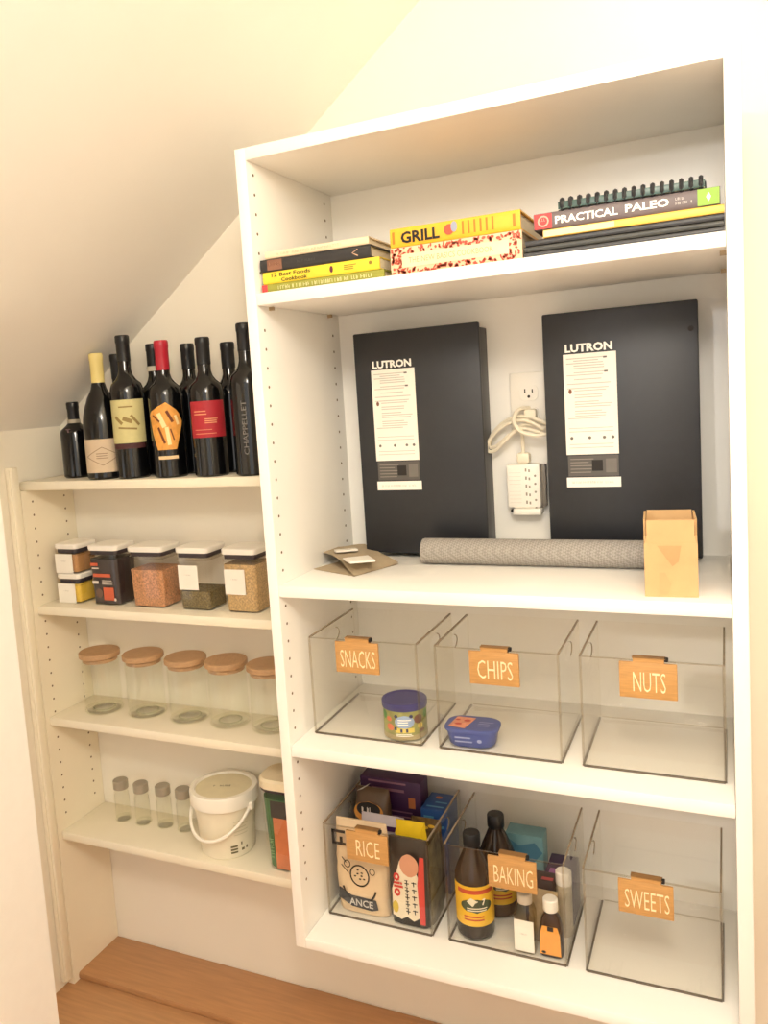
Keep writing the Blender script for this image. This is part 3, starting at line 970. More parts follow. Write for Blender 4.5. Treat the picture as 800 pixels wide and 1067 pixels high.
# ------------------------------------------------------------------ things on the middle shelf
MATM = C('grey_mat', (156, 150, 142), 0.85, var=0.03, scale=300)
nt = MATM.node_tree
bs = nt.nodes['Principled BSDF']
ch = nt.nodes.new('ShaderNodeTexChecker')
ch.inputs['Scale'].default_value = 260
ch.inputs['Color1'].default_value = rgb((166, 160, 152))
ch.inputs['Color2'].default_value = rgb((144, 138, 131))
mp = nt.nodes.new('ShaderNodeMapping')
mp.inputs['Rotation'].default_value = (0.785, 0.5, 0.785)
nt.links.new(nt.nodes['Texture Coordinate'].outputs['Object'], mp.inputs[0])
nt.links.new(mp.outputs[0], ch.inputs['Vector'])
nt.links.new(ch.outputs[0], bs.inputs['Base Color'])
t = thing('rolled_mat', 'long grey textured mat rolled up and lying behind the cardboard box', 'mat', (0.214, 0.2125, ZS2 + 0.0005))
R0 = 0.0235
prof = [(0.0, R0 - 0.004), (0.0015, R0 - 0.001), (0.004, R0), (0.440, R0), (0.443, R0 - 0.001), (0.4445, R0 - 0.004)]
g = G()
g.loft([[(x, r * math.cos(2 * PI * k / 28), R0 + r * math.sin(2 * PI * k / 28)) for k in range(28)] for x, r in prof])
obj('roll', g, MATM, t)
g = G()
g.tube([(-0.0004, (0.004 + 0.0155 * a / (6 * PI)) * math.cos(a), R0 + (0.004 + 0.0155 * a / (6 * PI)) * math.sin(a)) for a in [6 * PI * k / 60 for k in range(61)]], 0.0006, 4)
obj('roll_end', g, C('mat_dark', (110, 102, 94), 0.9), t)
g = G()
g.box(0.004, 0.440, -R0 - 0.0012, -R0 + 0.002, R0 - 0.014, R0 - 0.0125)

# open cardboard box
bx = thing('cardboard_box', 'small open cardboard box with cut flap edges at the shelf front', 'box', (0.649, 0.026, ZS2 + 0.0003), math.radians(4))
w, dp, h = 0.0355, 0.100, 0.078
th = 0.003
obj('base', G().box(-w, w, 0, dp, 0, th), CARD, bx)
obj('front_wall', G().box(-w, w, 0, th, th, h), CARD, bx)
obj('back_wall', G().box(-w, w, dp - th, dp, th, h), CARD, bx)
obj('side_wall', G().box(-w, -w + th, th, dp - th, th, h), CARD, bx)
obj('side_wall', G().box(w - th, w, th, dp - th, th, h), CARD, bx)


def flap(pts, y0, y1, name='flap'):
    g = G()
    g.loft([[(x, y, z) for x, z in pts] for y in (y0, y1)])
    return obj(name, g, CARD, bx)


flap([(-w + 0.0015, h), (w - 0.0015, h), (w - 0.004, h + 0.012), (w - 0.0035, h + 0.034), (-w + 0.004, h + 0.034), (-w + 0.004, h + 0.012)], 0.0005, th)
flap([(-w + 0.002, h), (w - 0.002, h), (w - 0.004, h + 0.034), (-w + 0.004, h + 0.034)], dp - th, dp - 0.0005)
for s in (-1, 1):
    g = G()
    xa, xb = (s * w, s * (w - th))
    q = [(th + 0.002, h), (dp - th - 0.002, h), (dp - th - 0.006, h + 0.034), (th + 0.006, h + 0.034), (th + 0.010, h + 0.010)]
    g.loft([[(x, y, z) for y, z in q] for x in (xa, xb)])
    obj('flap', g, CARD, bx)
obj('tape', flat(poly2([(-0.018, 0.075), (0.014, 0.075), (0.010, 0.052), (0.002, 0.045)]), front(-0.0005)), CARDD, bx)
obj('tape', flat(poly2([(-0.016, 0.004), (-0.004, 0.004), (0.0, 0.020), (-0.008, 0.036), (-0.016, 0.036)]), front(-0.0005)), C('tape_sheen', (198, 160, 110), 0.3), bx)

# kraft packet: a folded paper sheet, upper leaf curling up
z0 = ZS2 + 0.0006
t = thing('kraft_packet', 'crumpled kraft paper packet with one edge curling up from the shelf', 'packet', (0.10, 0.16, ZS2))
o0 = Vector((0.10, 0.16, ZS2))
TL = at(328.5, 570, 'z', ZS2 + 0.026)
TRr = at(380, 567, 'z', ZS2 + 0.016)
RT = at(415, 586.5, 'z', ZS2 + 0.003)
FT = at(369, 599, 'z', ZS2 + 0.0035)


def sheet(off):
    def fn(a, b_):
        p = (TL * (1 - a) + TRr * a) * (1 - b_) + (FT * (1 - a) + RT * a) * b_
        z = p.z + 0.006 * math.sin(PI * b_) * (1 - 0.7 * a) - 0.004 * math.sin(PI * b_ * 2 + 0.5) * (1 - a) + 0.0012 * math.sin(9 * a + 5 * b_)
        return (p.x - o0.x, p.y - o0.y, max(z, ZS2 + 0.0022) - o0.z + off)
    return fn


g = G()
g.grid(sheet(0.0), 14, 14)
n = len(g.v)
g.grid(sheet(-0.0009), 14, 14)
obj('upper_leaf', g, KRAFT, t, ang=80)
g = G()
BLc = at(322.5, 593, 'z', z0)
lowq = [Vector((max(BLc.x, T + 0.003), BLc.y, z0)), Vector((FT.x, FT.y, z0)), Vector((RT.x, RT.y, z0)), Vector((0.055, 0.235, z0))]
g.loft([[(p.x - o0.x, p.y - o0.y, p.z - o0.z + dz) for p in lowq] for dz in (0, 0.0008)])
obj('lower_leaf', g, KRAFT, t)
for lab_, px_, dz in (('larger white paper slip lying on the kraft packet', ((357, 583), (365, 590.5), (391, 586), (383, 577)), 0.0), ('smaller white paper slip at the back of the kraft packet', ((348, 575), (350, 577.5), (373, 573.5), (370, 571)), 0.0)):
    c = sum((at(u, v, 'z', ZS2 + 0.021 + dz) for u, v in px_), Vector()) / 4
    s = thing('paper_slip', lab_, 'paper', tuple(c), 0, 'white slips on the kraft packet')
    g = G()
    q = [at(u, v, 'z', ZS2 + 0.021 + dz) - c for u, v in px_]
    g.loft([[(p.x, p.y, e - p.y * 0.1) for p in q] for e in (0, 0.0035)])
    obj('slip', g, PAPER, s)


# ------------------------------------------------------------------ clear bins
HY, HZ = 0.103, 0.027
def make_bin(loc, label, word, tagx, group):
    w, d, h, th = 0.206, 0.208, 0.181, 0.0026
    t = thing('storage_bin', label, 'bin', loc, 0, group)
    obj('base', G().box(0, w, 0, d, 0, 0.0028, 0.001), ACRYL, t)
    obj('front_wall', G().box(0.004, w - 0.004, 0, th, 0.003, h), ACRYL, t)
    obj('back_wall', G().box(0.004, w - 0.004, d - th, d, 0.003, h), ACRYL, t)
    N = 40
    for x0, x1 in ((0, th), (w - th, w)):
        cy_, cz_ = HY, h - HZ
        g = G()
        ro, ri = [], []
        for k in range(N):
            a = 2 * PI * (k + 0.5) / N
            c_, s_ = math.cos(a), math.sin(a)
            ri.append((cy_ + 0.030 * c_, cz_ + 0.014 * s_))
            tt = 1e9
            for num, den in ((d - 0.001 - cy_, c_), (0.001 - cy_, c_), (h - cz_, s_), (0.003 - cz_, s_)):
                if abs(den) > 1e-6 and num / den > 0:
                    tt = min(tt, num / den)
            ro.append((cy_ + tt * c_, cz_ + tt * s_))
        # square off the four corners
        for cy2, cz2 in ((0.001, 0.003), (0.001, h), (d - 0.001, 0.003), (d - 0.001, h)):
            i = min(range(N), key=lambda q: (ro[q][0] - cy2) ** 2 + (ro[q][1] - cz2) ** 2)
            ro[i] = (cy2, cz2)
        v = [(x0, a_, b_) for a_, b_ in ro] + [(x0, a_, b_) for a_, b_ in ri] + [(x1, a_, b_) for a_, b_ in ro] + [(x1, a_, b_) for a_, b_ in ri]
        f = []
        for k in range(N):
            m_ = (k + 1) % N
            f += [(k, m_, N + m_, N + k), (2 * N + k, 3 * N + k, 3 * N + m_, 2 * N + m_), (k, 2 * N + k, 2 * N + m_, m_), (N + k, N + m_, 3 * N + m_, 3 * N + k)]
        sd = obj('side_wall', g.add(v, f), ACRYL, t)
        # polished rim of the hand hole: the back curve shows as a line
        hp_ = [((x0 + x1) / 2, cy_ + 0.030 * math.cos(a), cz_ + 0.014 * math.sin(a)) for a in [math.radians(-60 + 120 * k / 12) for k in range(13)]]
        obj('hand_hole_edge', G().tube(hp_, 0.0010, 5), EDGE, sd)
        obj('rim', G().box(x0 - 0.0002, x1 + 0.0002, 0.004, d - 0.004, h - 0.0022, h + 0.0002), EDGE, sd)
    g = G()
    g.box(0.002, w - 0.002, -0.0004, 0.0026, 0.0002, 0.0030)
    g.box(-0.0004, 0.0026, 0.002, d - 0.002, 0.0002, 0.0026)
    g.box(w - 0.0026, w + 0.0004, 0.002, d - 0.002, 0.0002, 0.0026)
    obj('base_edge_shadow', g, EDGE_SHADOW, t)  # acrylic base edges with the bin's contact shadow put into their colour
    LE = MATS.get('edge_line') or clear('edge_line', (0.88, 0.85, 0.80), 0.1, 1.5, 2.0)
    obj('front_rim', G().box(0.004, w - 0.004, -0.0002, th + 0.0002, h - 0.0016, h + 0.0002), LE, t)
    obj('back_base_edge', G().box(0.004, w - 0.004, d - 0.0024, d, 0.0029, 0.0042), LE, t)
    for x in (0.0018, w - 0.0018):
        for y in (0.0018, d - 0.0018):
            obj('corner_edge', G().lathe([(0.0021, 0.003), (0.0021, h)], 10, x, y), LE if y < 0.1 else ACRYL, t)
    # wooden name tag hooked over the front rim
    k = thing('bin_tag', 'wooden hanging tag lettered %s on the front of its bin' % word, 'tag', (loc[0] + tagx, loc[1], loc[2] + h), 0, 'lettered wooden bin tags')
    tw, tz0, tz1 = 0.082, -0.058, -0.002
    y0 = -0.0066
    pl = obj('plate', G().box(0, tw, y0, y0 + 0.005, tz0, tz1, 0.0012), TAGW, k)
    g = G()
    g.box(0.020, 0.064, y0 + 0.0005, y0 + 0.0045, tz1 - 0.001, 0.0040)
    obj('hook', g, TAGW, k)
    obj('hook_top', G().box(0.019, 0.066, y0 + 0.0005, 0.0066, 0.0042, 0.0056), C('tag_clip_dark', (150, 112, 66), 0.4, metal=0.2), k)
    obj('hook_back', G().box(0.020, 0.064, 0.0034, 0.0062, -0.016, 0.0041), C('tag_clip_dark', (150, 112, 66), 0.4, metal=0.2), k)
    obj('hook_pin', G().box(0.0645, 0.070, y0 + 0.0005, 0.002, 0.0005, 0.0065, 0.0012), INK, k)
    lw = {4: 0.046, 5: 0.058, 6: 0.066}[len(word)]
    obj('lettering', flat(text2d(word, 0.031, lw, -0.008), front(y0 - 0.0004, tw / 2 + 0.002, (tz0 + tz1) / 2 - 0.002)), C('tag_white_paint', (244, 222, 178), 0.6), k)
    return t


ZB3 = Z3 + T + 0.0004
ZB4 = ZB + T + 0.0004
GBIN = 'clear pantry bins'
make_bin((0.037, 0.064, ZB3), 'clear bin tagged SNACKS holding a blue-lidded can', 'SNACKS', 0.056, GBIN)
make_bin((0.2735, 0.064, ZB3), 'clear bin tagged CHIPS holding a flat blue tub', 'CHIPS', 0.062, GBIN)
make_bin((0.5100, 0.064, ZB3), 'empty clear bin tagged NUTS', 'NUTS', 0.060, GBIN)
make_bin((0.0300, 0.081, ZB4), 'clear bin tagged RICE crammed with bags and boxes', 'RICE', 0.050, GBIN)
make_bin((0.2650, 0.081, ZB4), 'clear bin tagged BAKING holding dark syrup bottles', 'BAKING', 0.080, GBIN)
make_bin((0.5000, 0.081, ZB4), 'empty clear bin tagged SWEETS', 'SWEETS', 0.056, GBIN)

# ------------------------------------------------------------------ SNACKS and CHIPS contents
zc = ZB3 + 0.0030
t = thing('snack_can', 'round can with dark blue plastic lid and colourful nut label', 'can', (0.1985, 0.1085, zc))
r = 0.0385
obj('can_body', G().lathe([(r - 0.001, 0), (r, 0.001), (r, 0.060), (r - 0.001, 0.061)], 40), C('can_label_green', (150, 150, 90), 0.45, var=0.25, scale=60), t)
obj('can_base', G().lathe([(r + 0.0006, 0.0005), (r + 0.0006, 0.010)], 40, caps=False), C('can_tan', (176, 160, 120), 0.4, metal=0.2), t)
obj('lid', G().lathe([(r + 0.0012, 0.0565), (r + 0.002, 0.058), (r + 0.002, 0.0690), (r + 0.0005, 0.0705), (r - 0.004, 0.0700), (r - 0.005, 0.0690)], 40), C('lid_blue', (58, 58, 120), 0.4), t)
cw = wrap(r + 0.0004, -72)
for s_, m in ((many([ell2(0.0, 0.036, 0.018, 0.013, 16)]), C('print_sky', (150, 172, 206), 0.5)), (many([rect2(-0.017, 0.017, 0.015, 0.024, 4), ell2(0.03, 0.026, 0.006, 0.006, 10)]), C('print_lemon', (222, 200, 96), 0.5)), (many([ell2(-0.028, 0.024, 0.008, 0.007, 10), ell2(-0.030, 0.040, 0.006, 0.005, 10)]), C('print_salmon', (216, 120, 84), 0.5)), (many([ell2(0.026, 0.040, 0.009, 0.009, 10), ell2(0.034, 0.016, 0.007, 0.004, 10)]), C('print_cocoa', (120, 78, 66), 0.5)), (many([ell2(-0.042, 0.046, 0.007, 0.009, 10), ell2(0.046, 0.046, 0.008, 0.009, 10)]), C('print_leaf', (86, 140, 70), 0.5))):
    obj('can_print', flat(s_, cw), m, t)
cw2 = wrap(r + 0.0007, -72)
obj('can_print', flat(many([ell2(-0.015, 0.047, 0.0035, 0.0035, 8), ell2(0.012, 0.047, 0.0035, 0.0035, 8), rect2(-0.019, -0.014, 0.020, 0.026), rect2(0.002, 0.006, 0.016, 0.023), rect2(-0.008, -0.004, 0.016, 0.023)]), cw2), C('print_navy', (40, 42, 86), 0.5), t)
obj('can_print', flat(many([lines2(-0.012, 0.012, 0.031, 0.040, 3, 0.002, 2), lines2(-0.016, 0.016, 0.009, 0.012, 2, 0.0016, 3)]), cw2), WINK, t)

bpy.data.objects['snack_can'].scale = (1.0, 1.0, 0.92)
TUBB = C('tub_blue', (62, 78, 150), 0.4, var=0.04)
t = thing('spread_tub', 'flat rounded blue tub with printed lid lying in the CHIPS bin', 'tub', (0.3235, 0.1020, zc), math.radians(3))
t.scale = (1.05, 1.0, 0.90)
obj('tub', rprism([(0.070, 0.050, 0.0), (0.074, 0.054, 0.003), (0.082, 0.060, 0.0300)], 0.020), TUBB, t)
obj('lid', rprism([(0.088, 0.066, 0.0302), (0.088, 0.066, 0.0345), (0.084, 0.062, 0.0365)], 0.022), C('tub_lid_blue', (74, 88, 152), 0.4, var=0.04), t)
top = lambda s, t_: (s, t_, 0.0369)
obj('lid_print', flat(many([poly2([(-0.036, -0.020), (-0.008, -0.026), (0.002, 0.022), (-0.030, 0.024)])]), top), C('lid_peach', (222, 150, 120), 0.6, var=0.2, scale=150), t)
obj('lid_print', flat(many([ell2(-0.022, -0.008, 0.006, 0.005, 9), ell2(-0.010, 0.008, 0.006, 0.005, 9), ell2(-0.026, 0.010, 0.004, 0.004, 9)]), lambda s, t_: (s, t_, 0.0371)), C('lid_red', (190, 66, 52), 0.6), t)
obj('lid_print', flat(many([lines2(0.010, 0.034, -0.010, 0.006, 3, 0.003, 2)]), top), C('lid_lavender', (150, 158, 200), 0.6), t)
obj('tub_print', flat(many([lines2(-0.024, 0.006, 0.012, 0.020, 2, 0.003, 3), ell2(0.016, 0.015, 0.004, 0.004, 8)]), lambda s, t_: (s, -0.0279 - 0.11 * t_, t_)), C('lid_lavender', (150, 158, 200), 0.6), t)


# ------------------------------------------------------------------ RICE contents
def pouch(name, label, loc, w, h, d, m, rz=0, tilt=0.0, group=None, crimp=0.010, wob=0.0015, seed=1):
    """a filled bag: fat in the middle, pinched flat at the top seam"""
    t = thing(name, label, 'packet', loc, rz, group)
    rr = random.Random(seed)
    g = G()
    rings = []
    for j in range(13):
        q = j / 12
        z = h * q
        fat = max(0.07, (1 - q ** 2.6) ** 0.75) * (0.8 + 0.2 * min(1, q / 0.15))
        ww = w / 2 * (0.94 + 0.06 * math.cos(PI * (q - 0.5)))
        ring = []
        for k in range(24):
            a = 2 * PI * k / 24
            cx_, sx_ = math.cos(a), math.sin(a)
            x = ww * (abs(cx_) ** 0.55) * (1 if cx_ >= 0 else -1)
            y_ = d / 2 * fat * (abs(sx_) ** 0.8) * (1 if sx_ >= 0 else -1)
            ring.append((x + rr.uniform(-wob, wob), y_ + tilt * z + rr.uniform(-wob, wob) * 0.5, z))
        rings.append(ring)
    g.loft(rings)
    b_ = obj('bag', g, m, t, ang=60)
    t['d'] = d
    return t, b_


zr = ZB4 + 0.0032
t, _ = pouch('rice_bag', 'cream bag with black line drawing behind the RICE tag', (0.094, 0.117, zr), 0.108, 0.176, 0.044, C('bag_cream', (222, 196, 160), 0.6, var=0.04), group='packets in the RICE bin')
yy = -0.0236
obj('bag_print', flat(many([ell2(-0.002, 0.062, 0.036, 0.040, 22, 195, 345, 0.90), ell2(0.000, 0.078, 0.020, 0.022, 20, 0, 360, 0.86), *[ell2(0.013 * math.cos(2.4 * k) * (0.3 + 0.1 * k), 0.078 + 0.013 * math.sin(2.4 * k) * (0.3 + 0.1 * k), 0.0026, 0.0016, 7) for k in range(7)], seg2((-0.036, 0.095), (-0.022, 0.080), 0.002), seg2((-0.034, 0.110), (-0.026, 0.100), 0.002), ell2(-0.024, 0.098, 0.007, 0.008, 12, 0, 360, 0.75), ell2(0.026, 0.090, 0.006, 0.007, 12, 0, 360, 0.75), rect2(-0.052, -0.046, 0.134, 0.162), rect2(-0.052, -0.024, 0.157, 0.163), rect2(-0.052, -0.024, 0.133, 0.139), rect2(-0.036, -0.030, 0.139, 0.150)]), front(yy)), INK, t)
bd = obj('bag_band', flat(poly2([(-0.046, 0.028), (-0.020, 0.014), (0.020, 0.011), (0.034, 0.016), (0.030, 0.034), (-0.020, 0.036), (-0.044, 0.050)]), front(yy + 0.0008)), C('band_charcoal', (58, 56, 58), 0.6), t)
obj('lettering', flat(shift(text2d('ANCE', 0.014, 0.048, 0.02), 0.000, 0.024), front(yy - 0.0006)), C('print_silver', (200, 196, 190), 0.6), bd)
t, _ = pouch('noodle_packet', 'black snack packet with white splash and red stripe', (0.1895, 0.107, zr), 0.078, 0.164, 0.034, C('bag_black', (42, 40, 38), 0.35, var=0.1), group='packets in the RICE bin', seed=4)
yy = -0.0186
sv = [(-0.030, 0.020), (-0.014, 0.013), (-0.003, 0.020), (0.010, 0.013), (0.022, 0.022), (0.026, 0.060), (0.024, 0.095), (0.014, 0.118), (0.000, 0.134), (-0.012, 0.126), (-0.020, 0.100), (-0.029, 0.070)]
obj('bag_print', flat(poly2(sv), front(yy)), C('print_creamwhite', (226, 214, 190), 0.5), t)
obj('bag_print', flat(ell2(0.006, 0.120, 0.018, 0.022, 18), front(yy - 0.0003)), C('print_flesh', (206, 150, 120), 0.5), t)
obj('bag_print', flat(many([poly2([(0.022, 0.010), (0.032, 0.010), (0.035, 0.140), (0.027, 0.140), (0.020, 0.085)])]), front(yy - 0.0004)), C('print_red', (206, 64, 58), 0.5), t)
tx = text2d('olio', 0.018, 0.046, 0.03)
obj('lettering', flat(([(b_ - 0.0165, a_ + 0.080) for a_, b_ in tx[0]], tx[1]), front(yy - 0.0006)), C('print_crimson', (196, 48, 44), 0.5), t)
gl = []
for q in range(5):
    z = 0.030 + 0.0135 * q
    gl += [rect2(-0.004, 0.004, z, z + 0.002), rect2(-0.001, 0.001, z - 0.004, z + 0.006), rect2(0.009, 0.018, z + 0.003, z + 0.005), rect2(0.012, 0.014, z - 0.003, z + 0.006), rect2(-0.004, 0.002, z + 0.006, z + 0.0075)]
obj('bag_print', flat(many(gl), front(yy - 0.0006)), INK, t)
obj('bag_print', flat(ell2(-0.024, 0.036, 0.006, 0.012, 10), front(yy - 0.0003)), C('print_ochre', (206, 178, 60), 0.5), t)


def carton(name, label, loc, w, d, h, m, rz=0, rx=0, group=None):
    t = thing(name, label, 'box', loc, rz, group)
    t.rotation_euler = (rx, 0, rz)
    obj('carton', G().box(-w / 2, w / 2, -d / 2, d / 2, 0, h, 0.0012), m, t)
    return t


PUR = C('box_purple', (62, 28, 72), 0.5, var=0.08)
t = carton('food_carton', 'dark purple carton standing at the back of the RICE bin', (0.108, 0.258, zr), 0.128, 0.046, 0.204, PUR, group='packets in the RICE bin')
obj('print', flat(many([rect2(-0.040, 0.030, 0.180, 0.186), rect2(-0.046, 0.034, 0.196, 0.200)]), front(-0.0235)), C('print_mauve', (140, 100, 120), 0.5), t)
obj('print', flat(rect2(0.038, 0.052, 0.150, 0.172), front(-0.0235)), C('print_coppery', (184, 112, 70), 0.5), t)
obj('print', flat(many([lines2(0.000, 0.052, 0.130, 0.140, 2, 0.003, 3)]), front(-0.0236)), C('print_mauve', (140, 100, 120), 0.5), t)
t = carton('food_carton', 'blue carton at the back corner of the RICE bin', (0.2055, 0.245, zr), 0.052, 0.070, 0.168, C('box_blue', (28, 74, 140), 0.45, var=0.08), group='packets in the RICE bin')
obj('print', flat(many([rect2(-0.020, 0.000, 0.150, 0.155), rect2(0.004, 0.020, 0.132, 0.138)]), front(-0.0355)), C('print_cyan', (90, 150, 190), 0.5), t)
obj('print', flat(many([rect2(-0.018, 0.016, -0.024, -0.019), rect2(-0.006, 0.018, -0.006, -0.001)]), lambda s, t_: (s, t_, 0.1683)), C('print_cyan', (90, 150, 190), 0.5), t)
obj('print', flat(ell2(-0.004, 0.016, 0.007, 0.005, 10), lambda s, t_: (s, t_, 0.1683)), C('print_orange', (206, 120, 66), 0.5), t)
t, _ = pouch('coffee_pouch', 'small orange and black pouch leaning against the purple carton', (0.084, 0.1960, zr + 0.100), 0.072, 0.098, 0.050, C('pouch_brown', (92, 72, 54), 0.4, var=0.12), group='packets in the RICE bin', tilt=0.10, seed=8)
obj('bag_print', flat(ell2(0, 0.060, 0.031, 0.021, 20), lambda s, t_: (s, -0.0270 + 0.13 * t_, t_)), C('print_apricot', (206, 140, 62), 0.5), t)
obj('bag_print', flat(ell2(0, 0.066, 0.025, 0.0145, 20), lambda s, t_: (s, -0.0276 + 0.13 * t_, t_)), INK, t)
obj('lettering', flat(shift(marks(0.009, 0.028, 15), 0, 0.066), lambda s, t_: (s, -0.0282 + 0.13 * t_, t_)), C('print_pale', (226, 216, 206), 0.5), t)
obj('bag_fold', G().add([(-0.034, 0.000, 0.090), (-0.020, 0.004, 0.094), (0.000, -0.002, 0.112), (-0.006, -0.004, 0.106)], [(0, 1, 2, 3)]), C('foil_silver', (196, 188, 176), 0.3), t)
t, _ = pouch('snack_pouch', 'white and purple pouch tucked behind the RICE tag', (0.117, 0.1685, zr), 0.092, 0.165, 0.028, C('pouch_lilac', (206, 196, 200), 0.45, var=0.06), group='packets in the RICE bin', seed=11)
obj('bag_band', flat(rect2(-0.044, 0.044, 0.140, 0.150), front(-0.0125)), PUR, t)
obj('bag_print', flat(ell2(-0.026, 0.131, 0.010, 0.007, 12), front(-0.0142)), C('print_leafy', (92, 128, 66), 0.5), t)
t, _ = pouch('yellow_bag', 'crinkled bright yellow bag top showing over the black packet', (0.1825, 0.1435, zr), 0.062, 0.176, 0.016, C('bag_yellow', (236, 198, 40), 0.35, var=0.06, bump=0.5, bscale=60), group='packets in the RICE bin', wob=0.003, seed=21)
t, _ = pouch('brown_bag', 'brown and yellow patterned bag beside the blue carton', (0.197, 0.188, zr), 0.060, 0.162, 0.034, C('bag_brownmix', (104, 80, 44), 0.45, var=0.7, scale=70), group='packets in the RICE bin', wob=0.002, seed=31)
obj('bag_print', flat(many([ell2(-0.012 + 0.013 * k, 0.152 - 0.004 * (k % 2), 0.007, 0.0035, 9) for k in range(3)]), front(-0.0105)), C('print_gold', (222, 176, 60), 0.5), t)
t, _ = pouch('seaweed_packet', 'thin dark mottled packet against the bin side next to the black packet', (0.2265, 0.140, zr), 0.070, 0.150, 0.010, C('bag_mottled', (120, 108, 78), 0.45, var=0.75, scale=55), rz=PI / 2, group='packets in the RICE bin', wob=0.0006, seed=41)


# ------------------------------------------------------------------ BAKING contents
def syrup(loc, label):
    t = thing('syrup_bottle', label, 'bottle', loc, 0, 'dark syrup bottles in the BAKING bin')
    r = 0.0335
    h = 0.212
    obj('glass_body', G().lathe([(r - 0.006, 0), (r - 0.001, 0.004), (r, 0.010), (r, 0.100), (r - 0.001, 0.112), (r - 0.006, 0.127), (r - 0.014, 0.145), (0.0135, 0.159), (0.0125, 0.164), (0.0125, 0.170)], 36), C('syrup_glass', (46, 34, 26), 0.12, var=0.1), t)
    obj('cap', G().lathe([(0.0148, 0.1625), (0.0155, 0.164), (0.0155, 0.184), (0.0140, 0.1865)], 24), BLACKF, t)
    a0 = -68
    lb = obj('label', flat(rect2(-0.050, 0.050, 0.028, 0.102, 18), wrap(r + 0.0005, a0)), C('label_gold', (232, 184, 44), 0.5, var=0.03), t)
    obj('label_print', flat(many([rect2(-0.036, 0.036, 0.088, 0.096, 10), lines2(-0.024, 0.024, 0.040, 0.046, 2, 0.003, 2)]), wrap(r + 0.0009, a0)), C('print_brick', (190, 72, 40), 0.5), lb)
    obj('label_print', flat(many([ell2(0, 0.066, 0.030, 0.013, 20)]), wrap(r + 0.0009, a0)), C('print_bottlegreen', (58, 74, 52), 0.5), lb)
    obj('label_print', flat(many([poly2([(-0.018, 0.074), (-0.010, 0.082), (0.000, 0.076), (0.016, 0.080), (0.012, 0.068), (-0.008, 0.066)]), lines2(-0.018, 0.020, 0.058, 0.062, 2, 0.002, 4)]), wrap(r + 0.0012, a0)), C('print_parchment', (232, 224, 200), 0.5), lb)
    return t


zb = ZB4 + 0.0030
s1 = syrup((0.3045, 0.1225, zb), 'dark syrup bottle with yellow label, against the front of the BAKING bin')
dup(s1, (0.3290, 0.1990, zb), math.radians(14), 'dark syrup bottle standing behind the other one, its lower half hidden by it')
t = thing('extract_bottle', 'small square clear bottle with tall white label in the BAKING bin', 'bottle', (0.3985, 0.1045, zb))
obj('glass_body', rprism([(0.034, 0.030, 0), (0.035, 0.031, 0.002), (0.035, 0.031, 0.068), (0.028, 0.026, 0.080), (0.020, 0.020, 0.086), (0.020, 0.020, 0.092)], 0.006), clear('grey_glass', (0.80, 0.76, 0.68), 0.05), t)
obj('cap', G().lathe([(0.0125, 0.0855), (0.0125, 0.100), (0.011, 0.102)], 20), C('cap_grey', (196, 184, 166), 0.4), t)
lb = obj('label', G().box(-0.0165, 0.0165, -0.0172, -0.0160, 0.004, 0.060), PAPER, t)
obj('label_print', flat(marks(0.003, 0.016, 14), front(-0.0175, 0, 0.036)), GREYI, lb)
t = thing('flavour_bottle', 'little brown bottle with white cap and orange label', 'bottle', (0.4415, 0.1060, zb))
obj('glass_body', rprism([(0.038, 0.026, 0), (0.040, 0.028, 0.003), (0.038, 0.027, 0.045), (0.030, 0.024, 0.066), (0.018, 0.018, 0.076), (0.0165, 0.0165, 0.083)], 0.008), C('brown_glass', (52, 34, 26), 0.12), t)
obj('cap', G().lathe([(0.0118, 0.0785), (0.0125, 0.080), (0.0125, 0.098), (0.011, 0.100)], 24), PLASTW, t)
lb = obj('label', flat(poly2([(-0.0175, 0.005), (0.0175, 0.005), (0.0165, 0.042), (0.0125, 0.056), (-0.0125, 0.056), (-0.0165, 0.042)]), lambda s, t_: (s, -0.0147 + 0.02 * max(0, t_ - 0.03), t_)), C('label_tangerine', (232, 158, 66), 0.5, var=0.05), t)
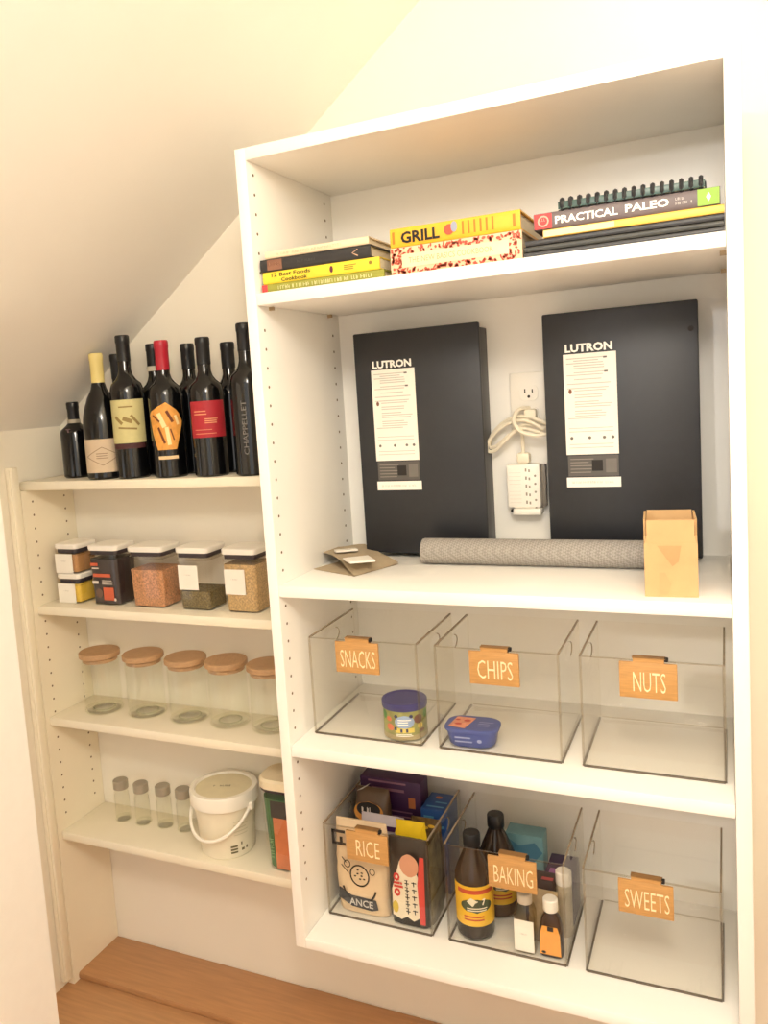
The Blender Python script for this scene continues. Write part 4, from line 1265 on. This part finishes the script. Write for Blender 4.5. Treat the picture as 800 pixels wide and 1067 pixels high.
obj('label_print', flat(many([rect2(-0.004, 0.006, 0.048, 0.056), ell2(-0.011, 0.009, 0.004, 0.0025, 9)]), lambda s, t_: (s, -0.0152 + 0.02 * max(0, t_ - 0.03), t_)), INK, lb)
t = carton('food_carton', 'pale blue carton at the back of the BAKING bin', (0.3700, 0.260, zb), 0.070, 0.040, 0.130, C('box_paleblue', (112, 158, 168), 0.5, var=0.08), group='cartons in the BAKING bin')
obj('print', flat(many([poly2([(-0.034, 0.085), (0.010, 0.070), (0.034, 0.100), (0.020, 0.118), (-0.010, 0.108), (-0.030, 0.120)])]), front(-0.0205)), C('print_ocean', (70, 122, 150), 0.5), t)
t = carton('food_carton', 'small dark violet carton in the back corner of the BAKING bin', (0.4400, 0.228, zb), 0.050, 0.074, 0.090, C('box_violet', (58, 40, 74), 0.5, var=0.08), group='cartons in the BAKING bin')
obj('print', flat(many([rect2(-0.018, 0.020, -0.030, -0.014)]), lambda s, t_: (s, t_, 0.0903)), C('print_orchid', (150, 92, 150), 0.5), t)
t = carton('food_carton', 'black and red flat carton under the BAKING tag edge', (0.4130, 0.1680, zb), 0.050, 0.030, 0.100, C('box_charcoal', (56, 44, 46), 0.5, var=0.15), group='cartons in the BAKING bin')
obj('print', flat(many([rect2(0.004, 0.024, -0.012, -0.003), rect2(-0.024, -0.017, -0.013, 0.009)]), lambda s, t_: (s, t_, 0.1003)), C('print_ruby', (170, 60, 66), 0.5), t)
t, _ = pouch('sprinkle_bag', 'small translucent tan bag between the boxes in the BAKING bin', (0.4240, 0.1360, zb), 0.052, 0.094, 0.018, C('bag_tan', (166, 146, 112), 0.4, var=0.25, scale=60), group=None, seed=51)
t = thing('spice_shaker', 'white-capped shaker in the corner of the BAKING bin', 'shaker', (0.4540, 0.1660, zb))
obj('shaker_body', G().lathe([(0.0125, 0), (0.0135, 0.002), (0.0135, 0.090), (0.012, 0.094)], 20), C('shaker_clear', (178, 166, 140), 0.3, var=0.2, scale=60), t)
obj('cap', G().lathe([(0.0135, 0.0943), (0.0138, 0.096), (0.0138, 0.116), (0.012, 0.1185)], 20), PLASTW, t)
